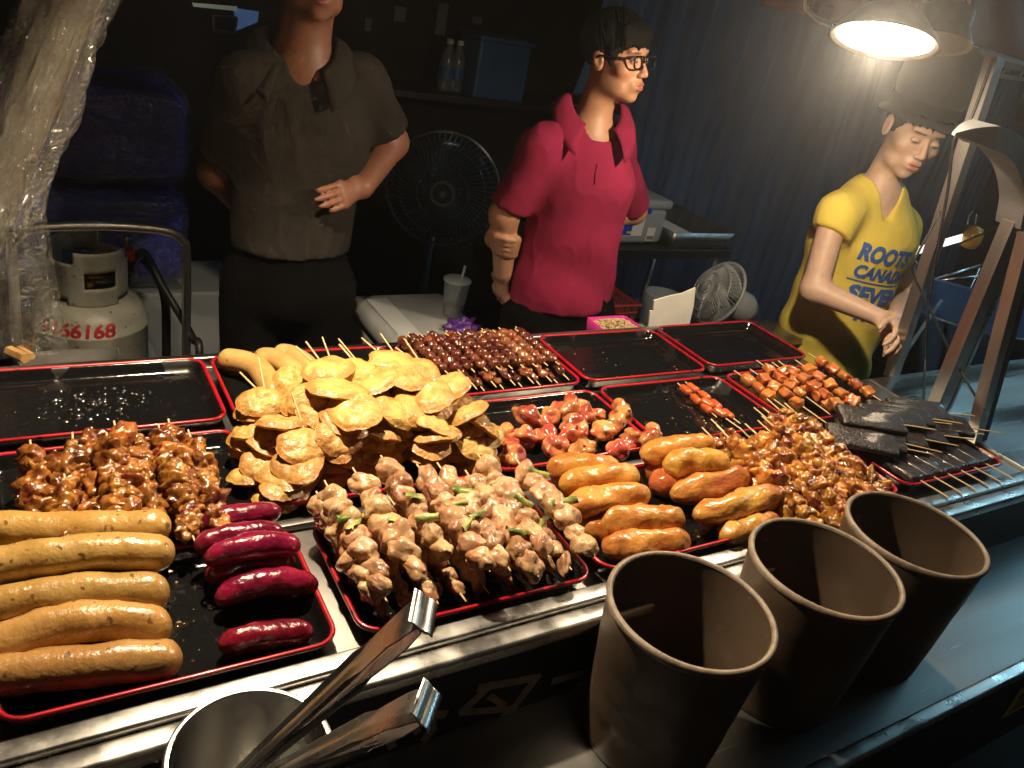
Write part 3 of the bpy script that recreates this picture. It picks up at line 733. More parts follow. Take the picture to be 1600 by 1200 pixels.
def cake_mesh(name, seed, r=0.049, th=0.0088):
    """flat fried cake: irregular scalloped outline, wavy and puffed"""
    n = 44; K = 11; vs_ = []; fs = []; s_ = Vector((seed * 4.3, seed * 2.7, 0))
    ell = 0.80 + 0.2 * ((seed * 0.618) % 1)
    def P_(k, j, side):
        t = k / K; a = 2 * math.pi * j / n
        R_ = r * (1 + 0.15 * mnoise.noise(Vector((math.cos(a) * 1.1, math.sin(a) * 1.1, 0)) + s_) + 0.07 * mnoise.noise(Vector((math.cos(a) * 3.2, math.sin(a) * 3.2, 3)) + s_))
        x = R_ * t * math.cos(a); y = R_ * t * math.sin(a) * ell
        edge = math.sqrt(max(0, 1 - t ** 3.2))
        wav = 0.0042 * mnoise.noise(Vector((x * 26, y * 26, 1)) + s_) + 0.0018 * mnoise.noise(Vector((x * 85, y * 85, 2)) + s_) - 0.004 * t * t
        puff = th * edge * (1 + 0.5 * mnoise.noise(Vector((x * 60, y * 60, 5)) + s_))
        return Vector((x, y, wav + side * puff))
    for side in (1, -1):
        o = len(vs_); vs_.append(P_(0, 0, side))
        for k in range(1, K + 1):
            for j in range(n): vs_.append(P_(k, j, side))
        for j in range(n):
            tri = (o, o + 1 + j, o + 1 + (j + 1) % n); fs.append(tri if side > 0 else tri[::-1])
        for k in range(1, K):
            for j in range(n):
                a = o + 1 + (k - 1) * n; b = a + n; qd = (a + j, b + j, b + (j + 1) % n, a + (j + 1) % n); fs.append(qd if side > 0 else qd[::-1])
    top = 1 + (K - 1) * n; bot = len(vs_) // 2 + 1 + (K - 1) * n
    for j in range(n): fs.append((top + j, bot + j, bot + (j + 1) % n, top + (j + 1) % n))
    me = mesh_from(name, vs_, fs); at_ = me.color_attributes.new('Col', 'FLOAT_COLOR', 'POINT'); cc = []
    for i_ in range(len(vs_)):
        kk = (i_ % (len(vs_) // 2)); kk = 0 if kk == 0 else ((kk - 1) // n + 1) / K
        nn = mnoise.noise(vs_[i_] * 40 + s_); e_ = min(1, max(0, kk ** 3 * 0.9 + 0.55 * nn))
        cc += [0.68 - 0.20 * e_, 0.42 - 0.19 * e_, 0.125 - 0.075 * e_, 1]
    at_.data.foreach_set('color', cc); return me
def cube_mesh(name, seed, d, bev=0.004, lump=0.0015):
    mb = MB(); mb.box((0, 0, 0), d, bev)
    bm = bmesh.new(); bm.from_mesh(mb.mesh('x')); bmesh.ops.subdivide_edges(bm, edges=[e for e in bm.edges if e.calc_length() > 0.006], cuts=4, use_grid_fill=True)
    for v in bm.verts: v.co += Vector((mnoise.noise(v.co * 90 + Vector((seed * 3, 0, 0))), mnoise.noise(v.co * 90 + Vector((0, seed * 3, 9))), mnoise.noise(v.co * 90 + Vector((5, 0, seed * 3))))) * lump * 1.6
    me = bpy.data.meshes.new(name); bm.to_mesh(me); bm.free(); me.polygons.foreach_set('use_smooth', [True] * len(me.polygons)); return me
def stick_mesh():
    mb = MB(); mb.tube([(0, 0, 0), (0.97, 0, 0), (1.0, 0, 0)], 1.0, 8, rs=[1, 1, 0.55]); return mb.mesh('stick', True)
STICK = stick_mesh()
def setmat(me, mname):
    me.materials.clear(); me.materials.append(MATS[mname]); return me
PALE = [setmat(blob_mesh('meat', i + 1, 0.34, 1.1, 0.34, 0.8, 0.03, ax=1.6), 'meat_pale') for i in range(8)]
GLZ = [setmat(blob_mesh('meat', i + 21, 0.5, 1.2, 0.65, 0.95, 0.05, ax=2.4), 'meat_glazed') for i in range(8)]
RST = [setmat(blob_mesh('meat', i + 41, 0.4, 1.3, 0.55, 1.0, 0.05, ax=1.9), 'meat_roast') for i in range(8)]
GIZ = [setmat(blob_mesh('gizzard', i + 61, 0.15, 1.2, 0.35, 1.2, src=ICO3), 'gizzard') for i in range(5)]
GIT = [setmat(blob_mesh('gizzard', i + 71, 0.15, 1.2, 0.35, 1.2, src=ICO3), 'gizzard_tan') for i in range(4)]

def leaf_mesh(name, seed):
    mb = MB()
    def fn(u, v):
        x = (u - 0.5) * 0.030; a = (v - 0.5) * 2.6
        r = 0.0045
        return Vector((x + 0.003 * mnoise.noise(Vector((v * 3, seed, 0))), r * math.sin(a), r * math.cos(a) + 0.004 * mnoise.noise(Vector((u * 3, v * 2, seed)))))
    mb.grid(fn, 8, 5); o = len(mb.v)
    mb.v += [v * 0.99 - Vector((0, 0, 0.0006)) for v in mb.v]; mb.f += [tuple(i + o for i in f[::-1]) for f in list(mb.f)]
    return setmat(mb.mesh(name, True), 'scallion')
LEAF = [leaf_mesh('scallion', i) for i in range(4)]

def frame_along(p0, p1):
    """quaternion taking X to the direction p0->p1, Z as upright as can be"""
    x = (p1 - p0).normalized(); z = Vector((0, 0, 1)); y = z.cross(x).normalized(); z = x.cross(y)
    return Matrix((x, y, z)).transposed().to_quaternion()
def rand_rot(rnd): return (rnd.uniform(0, 6.28), rnd.uniform(-0.5, 0.5), rnd.uniform(-0.5, 0.5))
def skewer(name, label, cat, group, p0, p1, pieces, s0=0.0, s1=None, sr=0.0015, smat='wood_stick'):
    """p0 back end of the stick, p1 its front; pieces = (mesh, x along stick, (sx,sy,sz), rot, (dy,dz), name)"""
    L = (p1 - p0).length; root = thing(name, label, cat, p0, group); root['local_parts'] = 1
    root.rotation_mode = 'QUATERNION'; root.rotation_quaternion = frame_along(p0, p1)
    o = link('stick', STICK, None, root, (0, 0, 0), None, (L, sr, sr))
    if not STICK.materials: STICK.materials.append(MATS['wood_stick'])
    for (me, x, sc, rot, off, nm) in pieces:
        if nm in ('meat', 'gizzard'): sc = tuple(q_ / BR for q_ in sc)
        link(nm, me, None, root, (x, off[0], off[1]), rot, sc)
    return root
def meat_run(rnd, kinds, x0, x1, n, r, rl, wob=0.003, nm='meat', taper=0.25, flat=1.0):
    out = []
    for i in range(n):
        t = (i + 0.5) / n; k = 1 - taper * max(0, t - 0.6) / 0.4
        rr = r * rnd.uniform(0.82, 1.18) * k
        out.append((rnd.choice(kinds), x0 + (x1 - x0) * t, (rl * rnd.uniform(0.9, 1.2), rr * rnd.uniform(0.9, 1.25), rr * flat), (rnd.uniform(0, 6.28), rnd.uniform(-0.6, 0.6), rnd.uniform(-0.6, 0.6)), (rnd.uniform(-wob, wob), rnd.uniform(-wob, wob)), nm))
    return out

# ------------------------------------------------------------------ glazed brown chicken skewers (tray B0)
rnd = random.Random(11)
tips = [(47, 688, .985), (86, 704, .985), (113, 676, .975), (143, 668, .975), (166, 676, 1.0), (178, 658, 1.0), (205, 668, .985), (247, 663, .985), (263, 655, .99), (294, 672, .975)]
for i, (px, py, z) in enumerate(tips):
    a = G(px, py, z); L = 0.245
    b = Vector((a.x + rnd.uniform(-0.012, 0.012) - 0.012 * (i in (2, 3)), a.y - L, TB + 0.032 + rnd.uniform(0, 0.016) + (0.014 if i in (4, 5) else 0)))
    pcs = meat_run(rnd, GLZ, 0.030, 0.235, 8, 0.0185, 0.0195, 0.004)
    skewer('chicken_skewer', f'glazed brown chicken skewer, {ORD[i]} from the left in the tray behind the yellow sausages', 'skewer', 'glazed chicken skewers', a, b, pcs)
# lower layer glimpsed between
for i, x in enumerate((0.015, 0.08, 0.15, 0.215)):
    a = Vector((x, 1.165, TB + 0.022)); b = Vector((x + 0.01, 0.94, TB + 0.020))
    skewer('chicken_skewer', f'glazed brown chicken skewer in the bottom layer, {ORD[i]} from the left, behind the yellow sausages', 'skewer', 'glazed chicken skewers', a, b, meat_run(rnd, GLZ, 0.03, 0.22, 7, 0.017, 0.018, 0.003))

# ------------------------------------------------------------------ chicken and scallion skewers (tray C1)
rnd = random.Random(5)
def scal(pcs, rnd, n, x0, x1):
    for _ in range(n):
        pcs.append((rnd.choice(LEAF), rnd.uniform(x0, x1), (rnd.uniform(0.9, 1.5), rnd.uniform(1.0, 1.6), 1.2), (rnd.uniform(-0.8, 0.8), rnd.uniform(-0.3, 0.3), rnd.uniform(0.6, 2.4)), (rnd.uniform(-0.010, 0.010), rnd.uniform(0.011, 0.018)), 'scallion'))
lower = [0.372, 0.408, 0.444, 0.482, 0.520, 0.556, 0.594, 0.632, 0.664]
for i, x in enumerate(lower):
    a = Vector((x - 0.012, 0.935 + rnd.uniform(-0.01, 0.01), TB + 0.030)); b = Vector((x + 0.008, 0.698 + rnd.uniform(-0.004, 0.012), TB + 0.016))
    pcs = meat_run(rnd, PALE, 0.035, 0.222, 7, 0.0165, 0.0185, 0.003, taper=0.45); scal(pcs, rnd, 1, 0.06, 0.15)
    skewer('chicken_scallion_skewer', f'chicken and scallion skewer in the bottom layer, {ORD[i]} from the left', 'skewer', 'chicken and scallion skewers', a, b, pcs)
tips = [(494, 768, 0.975), (507, 751, 0.99), (551, 731, 1.0), (595, 712, 1.005), (651, 725, 1.0), (683, 723, 0.99), (727, 735, 0.985), (746, 709, 0.995), (804, 715, 0.985)]
for i, (px, py, z) in enumerate(tips):
    a = G(px, py, z); L = 0.235 if i else 0.22
    b = Vector((a.x + rnd.uniform(-0.006, 0.016), a.y - L, z - 0.016 - rnd.uniform(0, 0.012)))
    pcs = meat_run(rnd, PALE, 0.026, L - 0.010, 7, 0.0195, 0.0215, 0.004, taper=0.35); scal(pcs, rnd, rnd.choice((1, 2, 2)), 0.05, 0.17)
    skewer('chicken_scallion_skewer', f'chicken and scallion skewer in the top layer, {ORD[i]} from the left', 'skewer', 'chicken and scallion skewers', a, b, pcs)

# ------------------------------------------------------------------ dark gizzard skewers (tray A2)
rnd = random.Random(3)
for i in range(14):
    x = 0.705 + 0.0228 * i
    lay = i % 2
    a = Vector((x, 1.452, T + 0.020 + 0.006 * lay)); b = Vector((x + 0.012, 1.235 - 0.006 * lay, TB + 0.014 + 0.010 * lay))
    kinds = GIT if i in (9, 10, 11) else (GIZ if i not in (5, 6, 7, 8, 12) else GIZ + GIT)
    pcs = []
    for k in range(8):
        r = 0.0125 * (1 - 0.25 * max(0, k - 5) / 2)
        pcs.append((rnd.choice(kinds), 0.024 + 0.0238 * k, (0.0145, r * rnd.uniform(0.9, 1.1), r * rnd.uniform(0.9, 1.1)), rand_rot(rnd), (rnd.uniform(-.002, .002), rnd.uniform(-.001, .002)), 'gizzard'))
    skewer('gizzard_skewer', f'dark gizzard skewer, {ORD[i]} from the fish cake heap', 'skewer', 'gizzard skewers', a, b, pcs, sr=0.0014)
for i in range(10):
    x = 0.72 + 0.03 * i; a = Vector((x - .004, 1.43, TB + .034 + .02)); b = Vector((x + .014, 1.262, TB + .045))
    pcs = [(rnd.choice(GIZ if i not in (7, 8) else GIT), 0.03 + 0.0225 * k, (0.0135, .012, .012), rand_rot(rnd), (0, 0), 'gizzard') for k in range(6)]
    skewer('gizzard_skewer', f'gizzard skewer in the top layer, {ORD[i]} from the fish cake heap', 'skewer', 'gizzard skewers', a, b, pcs, sr=0.0014)

# ------------------------------------------------------------------ sausages (tray C0)
SY = [setmat(sausage_mesh('sausage', i + 1, 0.225, 0.0235, bend=0.006 + 0.005 * i, lump=0.13), 'sausage_yellow') for i in range(4)]
SP = [setmat(sausage_mesh('sausage', i + 11, 0.122, 0.0180, bend=0.004 + 0.0035 * i, lump=0.16, taper=0.25), 'sausage_purple') for i in range(4)]
def lay(name, me, label, cat, group, a, b, roll=0.0, scl=None):
    """a one-piece thing lying from a to b"""
    mid = (a + b) / 2; qn = frame_along(a, b) @ Matrix.Rotation(roll, 4, 'X').to_quaternion()
    ext = max(v.co.x for v in me.vertices) - min(v.co.x for v in me.vertices); k = (b - a).length / ext
    o = link(name, me, None, None, mid, qn, scl or (k, 1, 1)); return tag(o, label, cat, group)
gy = 'yellow sausages piled in the front tray'
ys_ = [((-42, 826), (268, 822), TB + 0.066, 'topmost yellow sausage, next to the glazed skewers'),
       ((-40, 895), (274, 866), TB + 0.062, 'thick yellow sausage, second from the glazed skewers'),
       ((-50, 962), (266, 930), TB + 0.046, 'shaded yellow sausage, in the middle of its pile'),
       ((-30, 1020), (270, 986), TB + 0.028, 'yellow sausage just behind the front one'),
       ((-60, 1066), (286, 1030), TB + 0.024, 'yellow sausage at the front edge of its tray')]
for i, (p, q_, z, lab) in enumerate(ys_):
    lay('yellow_sausage', SY[i % 4], lab, 'sausage', gy, G(*p, z), G(*q_, z), roll=[-1.2, 1.1, 0.2, 0.6, 1.7][i])
lay('yellow_sausage', SY[1], 'yellow sausage peeking out under the topmost one by the purple sausages', 'sausage', gy, V(-0.07, 0.885, TB + .0235), V(0.150, 0.892, TB + .0235))
lay('yellow_sausage', SY[2], 'yellow sausage hidden beneath the thick second one', 'sausage', gy, V(-0.08, 0.838, TB + .0235), V(0.130, 0.842, TB + .0235))
gp = 'purple sausages in the front tray'
ps_ = [((303, 822), (440, 800), TB + 0.040, 'purple sausage furthest from the front, against the tray back'),
       ((303, 856), (444, 834), TB + 0.046, 'purple sausage, second from the back of its row'),
       ((318, 878), (470, 854), TB + 0.050, 'purple sausage on top of another in the middle of the row'),
       ((335, 940), (498, 916), TB + 0.022, 'purple sausage, second from the tray front'),
       ((340, 1010), (490, 988), TB + 0.019, 'purple sausage lying alone at the tray front')]
for i, (p, q_, z, lab) in enumerate(ps_):
    lay('purple_sausage', SP[i % 4], lab, 'sausage', gp, G(*p, z), G(*q_, z), roll=[1.4, 0.4, 1.2, 0.9, 0.8][i])
lay('purple_sausage', SP[1], 'purple sausage underneath the middle of the row', 'sausage', gp, G(320, 903, TB + .018), G(462, 880, TB + .018), 0.6)
lay('purple_sausage', SP[2], 'purple sausage tucked behind the others beside the yellow ones', 'sausage', gp, G(286, 838, TB + .018), G(400, 815, TB + .018), 0.6)

# ------------------------------------------------------------------ pale curved sausages (tray A1)
def bent(me, pts, R, name, label, cat, group, material, lump=0.05, seed=0):
    c = smooth_curve(pts, 9); n = 16; L = len(c); vs_ = []; fs = []
    rs = []
    tot = sum((c[i + 1] - c[i]).length for i in range(L - 1)); acc = 0
    for i in range(L):
        if i: acc += (c[i] - c[i - 1]).length
        e = min(acc, tot - acc)
        rs.append(max(0.0006, R * (math.sqrt(max(0, 1 - (1 - min(1, e / R)) ** 2)))))
    mb = MB(); mb.tube(c, R, n, True, rs)
    o_ = mb.v[0].copy(); base = sum(c, Vector()) / L
    for i in range(L):
        for j in range(n):
            v = mb.v[i * n + j]; d = v - c[i]; mb.v[i * n + j] = c[i] + d * (1 + lump * mnoise.noise(v * 28 + Vector((seed, 0, 0)))) - base
    o = link(name, setmat(mb.mesh(name, True), material), None, None, base); return tag(o, label, cat, group)
gpale = 'pale curved sausages behind the fish cakes'
z0 = TB + 0.030
bent(None, [G(340, 562, z0), G(375, 565, z0 + .004), G(405, 578, z0 + .004), G(424, 608, z0), G(428, 622, z0)], 0.0225, 'pale_sausage', 'pale curved sausage at the outer edge, near the empty tray', 'sausage', gpale, 'sausage_pale', seed=1)
bent(None, [G(395, 560, z0), G(430, 562, z0 + .004), G(455, 578, z0 + .004), G(462, 600, z0), G(455, 614, z0)], 0.0215, 'pale_sausage', 'pale curved sausage in the middle of the three', 'sausage', gpale, 'sausage_pale', seed=4)
bent(None, [G(426, 552, z0 + .006), G(455, 556, z0 + .008), G(480, 572, z0 + .006), G(495, 595, z0)], 0.021, 'pale_sausage', 'pale sausage partly buried by the fish cakes', 'sausage', gpale, 'sausage_pale', seed=8)

# ------------------------------------------------------------------ fish cake heap (trays A1 and B1)
CK = [setmat(cake_mesh('cake', i + 1), 'fish_cake') for i in range(9)]
rnd = random.Random(21)
def uv(u, v): return 320 + 0.3 * u, 520 + 0.3 * v
gfc = 'fried fish cakes in the heap'
FC = []
def fish_cake(p, size, tilt, label, stick=None, asp=1.0):
    root = thing('fish_cake', label, 'fish cake', p, gfc); root['local_parts'] = 1
    root.rotation_euler = (tilt[0], tilt[1], tilt[2])
    k = size * 0.93 / 0.046
    link('cake', rnd.choice(CK), None, root, (0, 0, 0), None, (k, k * asp, 1.0))
    if stick:
        link('stick', STICK, None, root, (size * 0.2 * stick[1], 0, 0.001), (0, 0, stick[0]), (0.10, 0.0014, 0.0014))
# visible ones: (u, v of the zoomed survey, height, size, tilt x, tilt y, where it is)
tops = [(640, 182, 1.050, .047, .05, -.1, 'broad one at the top beside the pale sausages'),
        (690, 288, 1.046, .049, .16, -.08, 'long one just below the topmost cake'),
        (775, 400, 1.036, .050, .26, .0, 'scalloped one at the centre front of the heap'),
        (885, 245, 1.040, .046, .15, .35, 'slanting one between the two upper piles'),
        (985, 142, 1.046, .047, .05, .12, 'highest one close to the gizzard skewers'),
        (1060, 232, 1.044, .044, .2, .1, 'smooth pale one below the highest near the gizzards'),
        (1190, 322, 1.036, .044, .22, .12, 'one overhanging the reddish chicken side'),
        (1285, 268, 1.028, .040, .1, .25, 'pale one at the shoulder beside the gizzard skewers'),
        (1365, 412, 1.012, .042, .55, .35, 'upright round one at the end facing the reddish chicken'),
        (1000, 412, 1.026, .042, .35, .45, 'narrow tilted one right of the centre'),
        (1090, 395, 1.020, .040, .3, -.1, 'small browned one under the overhang'),
        (295, 352, 1.010, .040, .25, -.12, 'flower shaped one below the pale sausages'),
        (400, 462, 1.002, .043, .34, -.05, 'oval one on the outer slope'),
        (512, 585, .992, .042, .42, .0, 'round one low on the outer slope'),
        (480, 672, .972, .050, .26, -.05, 'wide wrinkled one near the tray front'),
        (405, 795, .942, .040, .12, .12, 'lowest one lying at the tray front corner'),
        (585, 408, 1.012, .038, .3, -.2, 'half hidden one beneath the long cake'),
        (710, 535, 1.002, .040, .5, .1, 'folded one under the scalloped centre cake'),
        (1200, 525, .990, .040, .35, .1, 'shiny one low on the chicken side'),
        (900, 515, .998, .042, .45, .0, 'shadowed one beneath the centre'),
        (1440, 470, .990, .040, .4, .5, 'last one before the reddish chicken'),
        (1420, 585, .968, .042, .35, .3, 'one near the bottom beside the reddish chicken'),
        (460, 250, 1.020, .038, .2, -.3, 'one leaning against the pale sausages'),
        (540, 330, 1.028, .040, .25, -.25, 'one tucked under the long upper cake'),
        (260, 500, .972, .038, .3, -.2, 'one at the outermost edge of the heap'),
        (330, 580, .964, .042, .3, -.1, 'one below the oval cake at the outer edge'),
        (1180, 455, 1.008, .042, .3, .1, 'browned one in the middle of the chicken side'),
        (300, 680, .950, .040, .2, .2, 'slanted one touching the tray rim'),
        (800, 190, 1.040, .044, .1, .05, 'one in the saddle between the two summits'),
        (1120, 185, 1.036, .042, .1, .1, 'one behind the smooth pale cake'),
        ]
heap = []
for i, (u, v, z, sz, tx, ty, wh) in enumerate(tops):
    px, py = uv(u, v); p = G(px, py, z); heap.append((p, sz, wh))
    st = None
    if i in (0, 4, 11, 13, 17, 28, 29): st = (1.6 + rnd.uniform(-.25, .25), 1.0)
    fish_cake(p, sz, (tx, ty, rnd.uniform(0, 6.28) if st is None else 0), f'golden fried fish cake, {wh}', st, rnd.uniform(.86, 1.0))
for (p, sz, wh) in list(heap):
    z = p.z - 0.0185; j = 0
    while z > TB + 0.012 and j < 4:
        jj = Vector((rnd.uniform(-.014, .014), rnd.uniform(-.006, .014) + 0.004 * j, 0))
        fish_cake(Vector((p.x, p.y, z)) + jj, sz * rnd.uniform(.88, 1.02), (rnd.uniform(.02, .2), rnd.uniform(-.12, .12), rnd.uniform(0, 6.28)), f'cake {["one layer", "two layers", "three layers", "four layers"][j]} beneath the {wh}')
        z -= 0.0185; j += 1
# loose bamboo ends that stick out of the heap
for i, (a, b) in enumerate([((462, 541), (482, 560)), ((478, 534), (496, 558)), ((530, 538), (549, 560)), ((565, 528), (588, 548)), ((618, 543), (645, 563)), ((375, 582), (399, 606))]):
    za = 1.02 if i < 5 else 0.985
    pa = G(*a, za + .015); pb = G(*b, za + .003)
    mb = MB(); dv = (pb - pa).normalized(); mb.tube([pa - pa, pb - pa + dv * 0.03], 0.0017, 8)
    o = mb.build('bamboo_stick', 'wood_stick', None, True); o.location = pa
    tag(o, ['bamboo stick end above the heap, closest to the pale sausages', 'bamboo stick end above the heap, second from the pale sausages', 'whitish bamboo stick end above the topmost fish cake', 'bamboo stick end rising tallest over the heap near the cooler', 'pair-less bamboo stick end beside the gizzard skewers', 'bamboo stick end beside the outer curved pale sausage'][i], 'stick', 'stick ends above the fish cakes')

# ------------------------------------------------------------------ roasted reddish chicken pieces (tray B2)
rnd = random.Random(8)
def wing_mesh(i):
    v, f = ICO4; out = []; s_ = Vector((i * 3.1, i * 1.7, i))
    for p in v:
        x = p.x
        wd = 1.0 - 0.42 * math.exp(-((x - 0.15) / 0.28) ** 2) + 0.12 * (x < 0) - 0.2 * max(0, x - .4)
        d = 1 + 0.28 * mnoise.noise(p * 1.4 + s_) + 0.06 * mnoise.noise(p * 4 + s_) + 0.35 * (0.4 - mnoise.voronoi(p * 1.2 + s_)[0][0])
        out.append(Vector((x * 0.037 * d, p.y * 0.021 * wd * d + 0.006 * x * x, p.z * 0.019 * wd * d)))
    return setmat(mesh_from('wing', out, f), 'wing')
WG = [wing_mesh(i) for i in range(6)]
uv3 = lambda u, v: (600 + 0.3125 * u, 520 + 0.3125 * v)
wl = [(755, 430, .03, -.2, 'dark-tipped, at the back beside the tray wall'), (850, 400, .035, .3, 'second at the back'), (935, 372, .045, .9, 'highest at the back'), (1020, 395, .03, -.5, 'near the back rim'),
      (1190, 400, .03, 1.0, 'overlapping the rim of the next tray'), (975, 440, .035, .4, 'in the middle of the pile'), (735, 520, .022, .1, 'plump dark one'), (640, 590, .024, 1.2, 'round one in front of the fish cakes'),
      (580, 505, .024, .5, 'pressed against the fish cakes'), (845, 545, .022, 1.4, 'small upright one'), (965, 500, .036, .2, 'pale-skinned one'), (1110, 490, .028, .6, 'pointed pale one'),
      (1000, 580, .022, .7, 'bone-ended one at the tray front'), (1190, 575, .022, .5, 'light one beside the fried rolls'), (1340, 520, .028, .9, 'round red end beside the fried rolls'), (1270, 530, .024, 0.0, 'long red one next to the fried rolls'), (620, 640, .014, .3, 'lowest in front of the fish cakes')]
for i, (u, v, dz, rz, wh) in enumerate(wl):
    p = G(*uv3(u, v), TB + dz)
    o = link('chicken_piece', WG[i % 6], None, None, p, (rnd.uniform(-.5, .5), rnd.uniform(-.3, .3), rz + rnd.uniform(-.2, .2)), (rnd.uniform(.98, 1.2),) * 3)
    tag(o, f'roasted reddish chicken piece, {wh}', 'chicken', 'roasted chicken pieces')

# ------------------------------------------------------------------ little orange sausages (tray B3)
MS = [setmat(sausage_mesh('sausage', 31 + i, 0.036, 0.0088, 0.001, 0.05, rings=14, n=12), 'mini_sausage') for i in range(3)]
for i, (a, b, n0, n1) in enumerate([((1059, 599), (1120, 652), 0.030, 3), ((1071, 597), (1157, 662), 0.026, 4), ((1088, 622), (1160, 672), 0.036, 3)]):
    pa = G(*a, T - 0.004); pb = G(*b, TB + 0.010)
    pcs = [(MS[k % 3], n0 + 0.0375 * k, (1, 1, 1), (rnd.uniform(0, 6), 0, rnd.uniform(-.12, .12)), (0, 0), 'sausage') for k in range(n1)]
    if i == 2: pcs = [(MS[k % 3], 0.03 + 0.038 * k, (1, 1, 1), (0, 0, 0.1), (0.0, 0.004), 'sausage') for k in range(2)]
    skewer('mini_sausage_skewer', ['skewer of little orange sausages, far from the roasted skewers', 'skewer of little orange sausages in the middle', 'skewer of little orange sausages touching the roasted skewers'][i], 'skewer', 'little sausage skewers', pa, pb, pcs)

# ------------------------------------------------------------------ tofu skewers (tray B4)
rnd = random.Random(17)
TF = [setmat(cube_mesh('tofu', i, (0.030, 0.027, 0.020), 0.005, 0.0018), 'tofu_brown') for i in range(4)] + [setmat(sausage_mesh('tofu', 51, 0.040, 0.0125, 0.002, 0.08, rings=14, n=12), 'tofu_brown')]
tt = [((1147, 579), .94, 3), ((1172, 577), .95, 4), ((1182, 563), .955, 4), ((1206, 566), .965, 5), ((1216, 564), .975, 5), ((1242, 562), .975, 5), ((1263, 552), .965, 5), ((1238, 572), .945, 5)]
for i, (a, z, n) in enumerate(tt):
    pa = G(*a, z); pb = Vector((pa.x + 0.012 + rnd.uniform(-.008, .012), pa.y - 0.235, TB + 0.016 + (z - .94) * 0.8))
    pcs = [((TF[4] if (i == 0 and k < 2) else rnd.choice(TF[:4])), 0.045 + 0.034 * k, (1, rnd.uniform(.9, 1.2), rnd.uniform(.9, 1.2)), (rnd.uniform(-.6, .6), rnd.uniform(-.2, .2), rnd.uniform(-.3, .3)), (rnd.uniform(-.003, .003), 0), 'tofu') for k in range(n)]
    skewer('tofu_skewer', f'brown braised tofu skewer, {ORD[i]} counting from the little orange sausages', 'skewer', 'braised tofu skewers', pa, pb, pcs)

# ------------------------------------------------------------------ fat golden fried rolls (tray C2)
TP = [setmat(sausage_mesh('fried_roll', 61 + i, 0.125, 0.0255, 0.004, 0.26, 0.10, rings=34, n=22), 'tempura') for i in range(4)]
TR = [setmat(sausage_mesh('fried_roll', 71 + i, 0.125, 0.0250, 0.005, 0.30, 0.12, rings=34, n=22), 'tempura_roast') for i in range(3)]
uv8 = lambda u, v: (820 + 0.26667 * u, 680 + 0.26667 * v)
tp = [((130, 190), (570, 215), .052, 0, 'topmost by the chicken and scallion skewers'), ((205, 300), (665, 245), .050, 1, 'second, pressed between its neighbours'),
      ((235, 420), (722, 350), .046, 2, 'third, with a bright shine'), ((440, 510), (930, 480), .034, 3, 'fourth, lying above the cup'),
      ((455, 650), (965, 610), .020, 0, 'lowest, just behind the cup rim'), ((350, 560), (700, 470), .020, 1, 'underneath the third and fourth'), ((160, 300), (500, 240), .018, 2, 'underneath the topmost')]
for i, (a, b, dz, k, wh) in enumerate(tp):
    lay('fried_roll', TP[k], f'fat golden fried roll, {wh}', 'fried roll', 'golden fried rolls', G(*uv8(*a), TB + dz), G(*uv8(*b), TB + dz), roll=i * 1.1)
tr = [((690, 120), (1110, 60), .052, TP[0], 'pale one at the top of the browned pile'), ((815, 180), (1195, 165), .060, TP[2], 'shiny yellow one on top of the browned pile'), ((730, 290), (1080, 270), .022, TR[0], 'dark one at the bottom of the browned pile'),
      ((855, 350), (1310, 235), .036, TR[1], 'dark crusted one in the middle of the browned pile'), ((990, 470), (1525, 320), .042, TR[2], 'browned one leaning toward the roasted skewers'), ((1150, 590), (1480, 500), .020, TP[3], 'one between the middle cup and the roasted skewers'), ((720, 215), (1000, 200), .02, TR[2], 'one buried beneath the shiny yellow one')]
for i, (a, b, dz, me, wh) in enumerate(tr):
    lay('fried_roll', me, f'fried roll, {wh}', 'fried roll', 'browned fried rolls', G(*uv8(*a), TB + dz), G(*uv8(*b), TB + dz), roll=i * 0.9)

# ------------------------------------------------------------------ glossy roasted skewers (tray C3)
rnd = random.Random(31)
rt = [((1097, 668), .965, .0165), ((1111, 655), .972, .0165), ((1155, 668), .972, .017), ((1176, 672), .965, .017), ((1164, 662), .985, .018), ((1184, 657), .985, .017), ((1178, 637), .985, .017), ((1192, 637), .992, .015), ((1198, 623), .985, .0155), ((1226, 630), .995, .0125), ((1190, 650), .995, .018), ((1120, 665), .985, .0185)]
for i, (a, z, r) in enumerate(rt):
    pa = G(*a, z); L = 0.30 if i not in (9, 8) else 0.325
    pb = Vector((pa.x + rnd.uniform(-.004, .03), pa.y - L, TB + 0.018 + (z - .965) * 0.9))
    pcs = meat_run(rnd, RST, 0.045, L - 0.014, 9, r * 1.08, 0.0205, 0.003, taper=0.3)
    skewer('roasted_skewer', f'glossy roasted meat skewer, {ORD[i]} from the browned fried rolls', 'skewer', 'glossy roasted skewers', pa, pb, pcs, sr=0.0015)
for i in range(7):
    x = 1.145 + 0.047 * i; pa = Vector((x - .02, 0.94, TB + .028)); pb = Vector((x + 0.015, 0.70, TB + .014))
    skewer('roasted_skewer', f'glossy roasted meat skewer in the bottom layer, {ORD[i]} from the browned fried rolls', 'skewer', 'glossy roasted skewers', pa, pb, meat_run(rnd, RST, 0.04, .232, 7, .0155, .0185, .003, taper=.35))

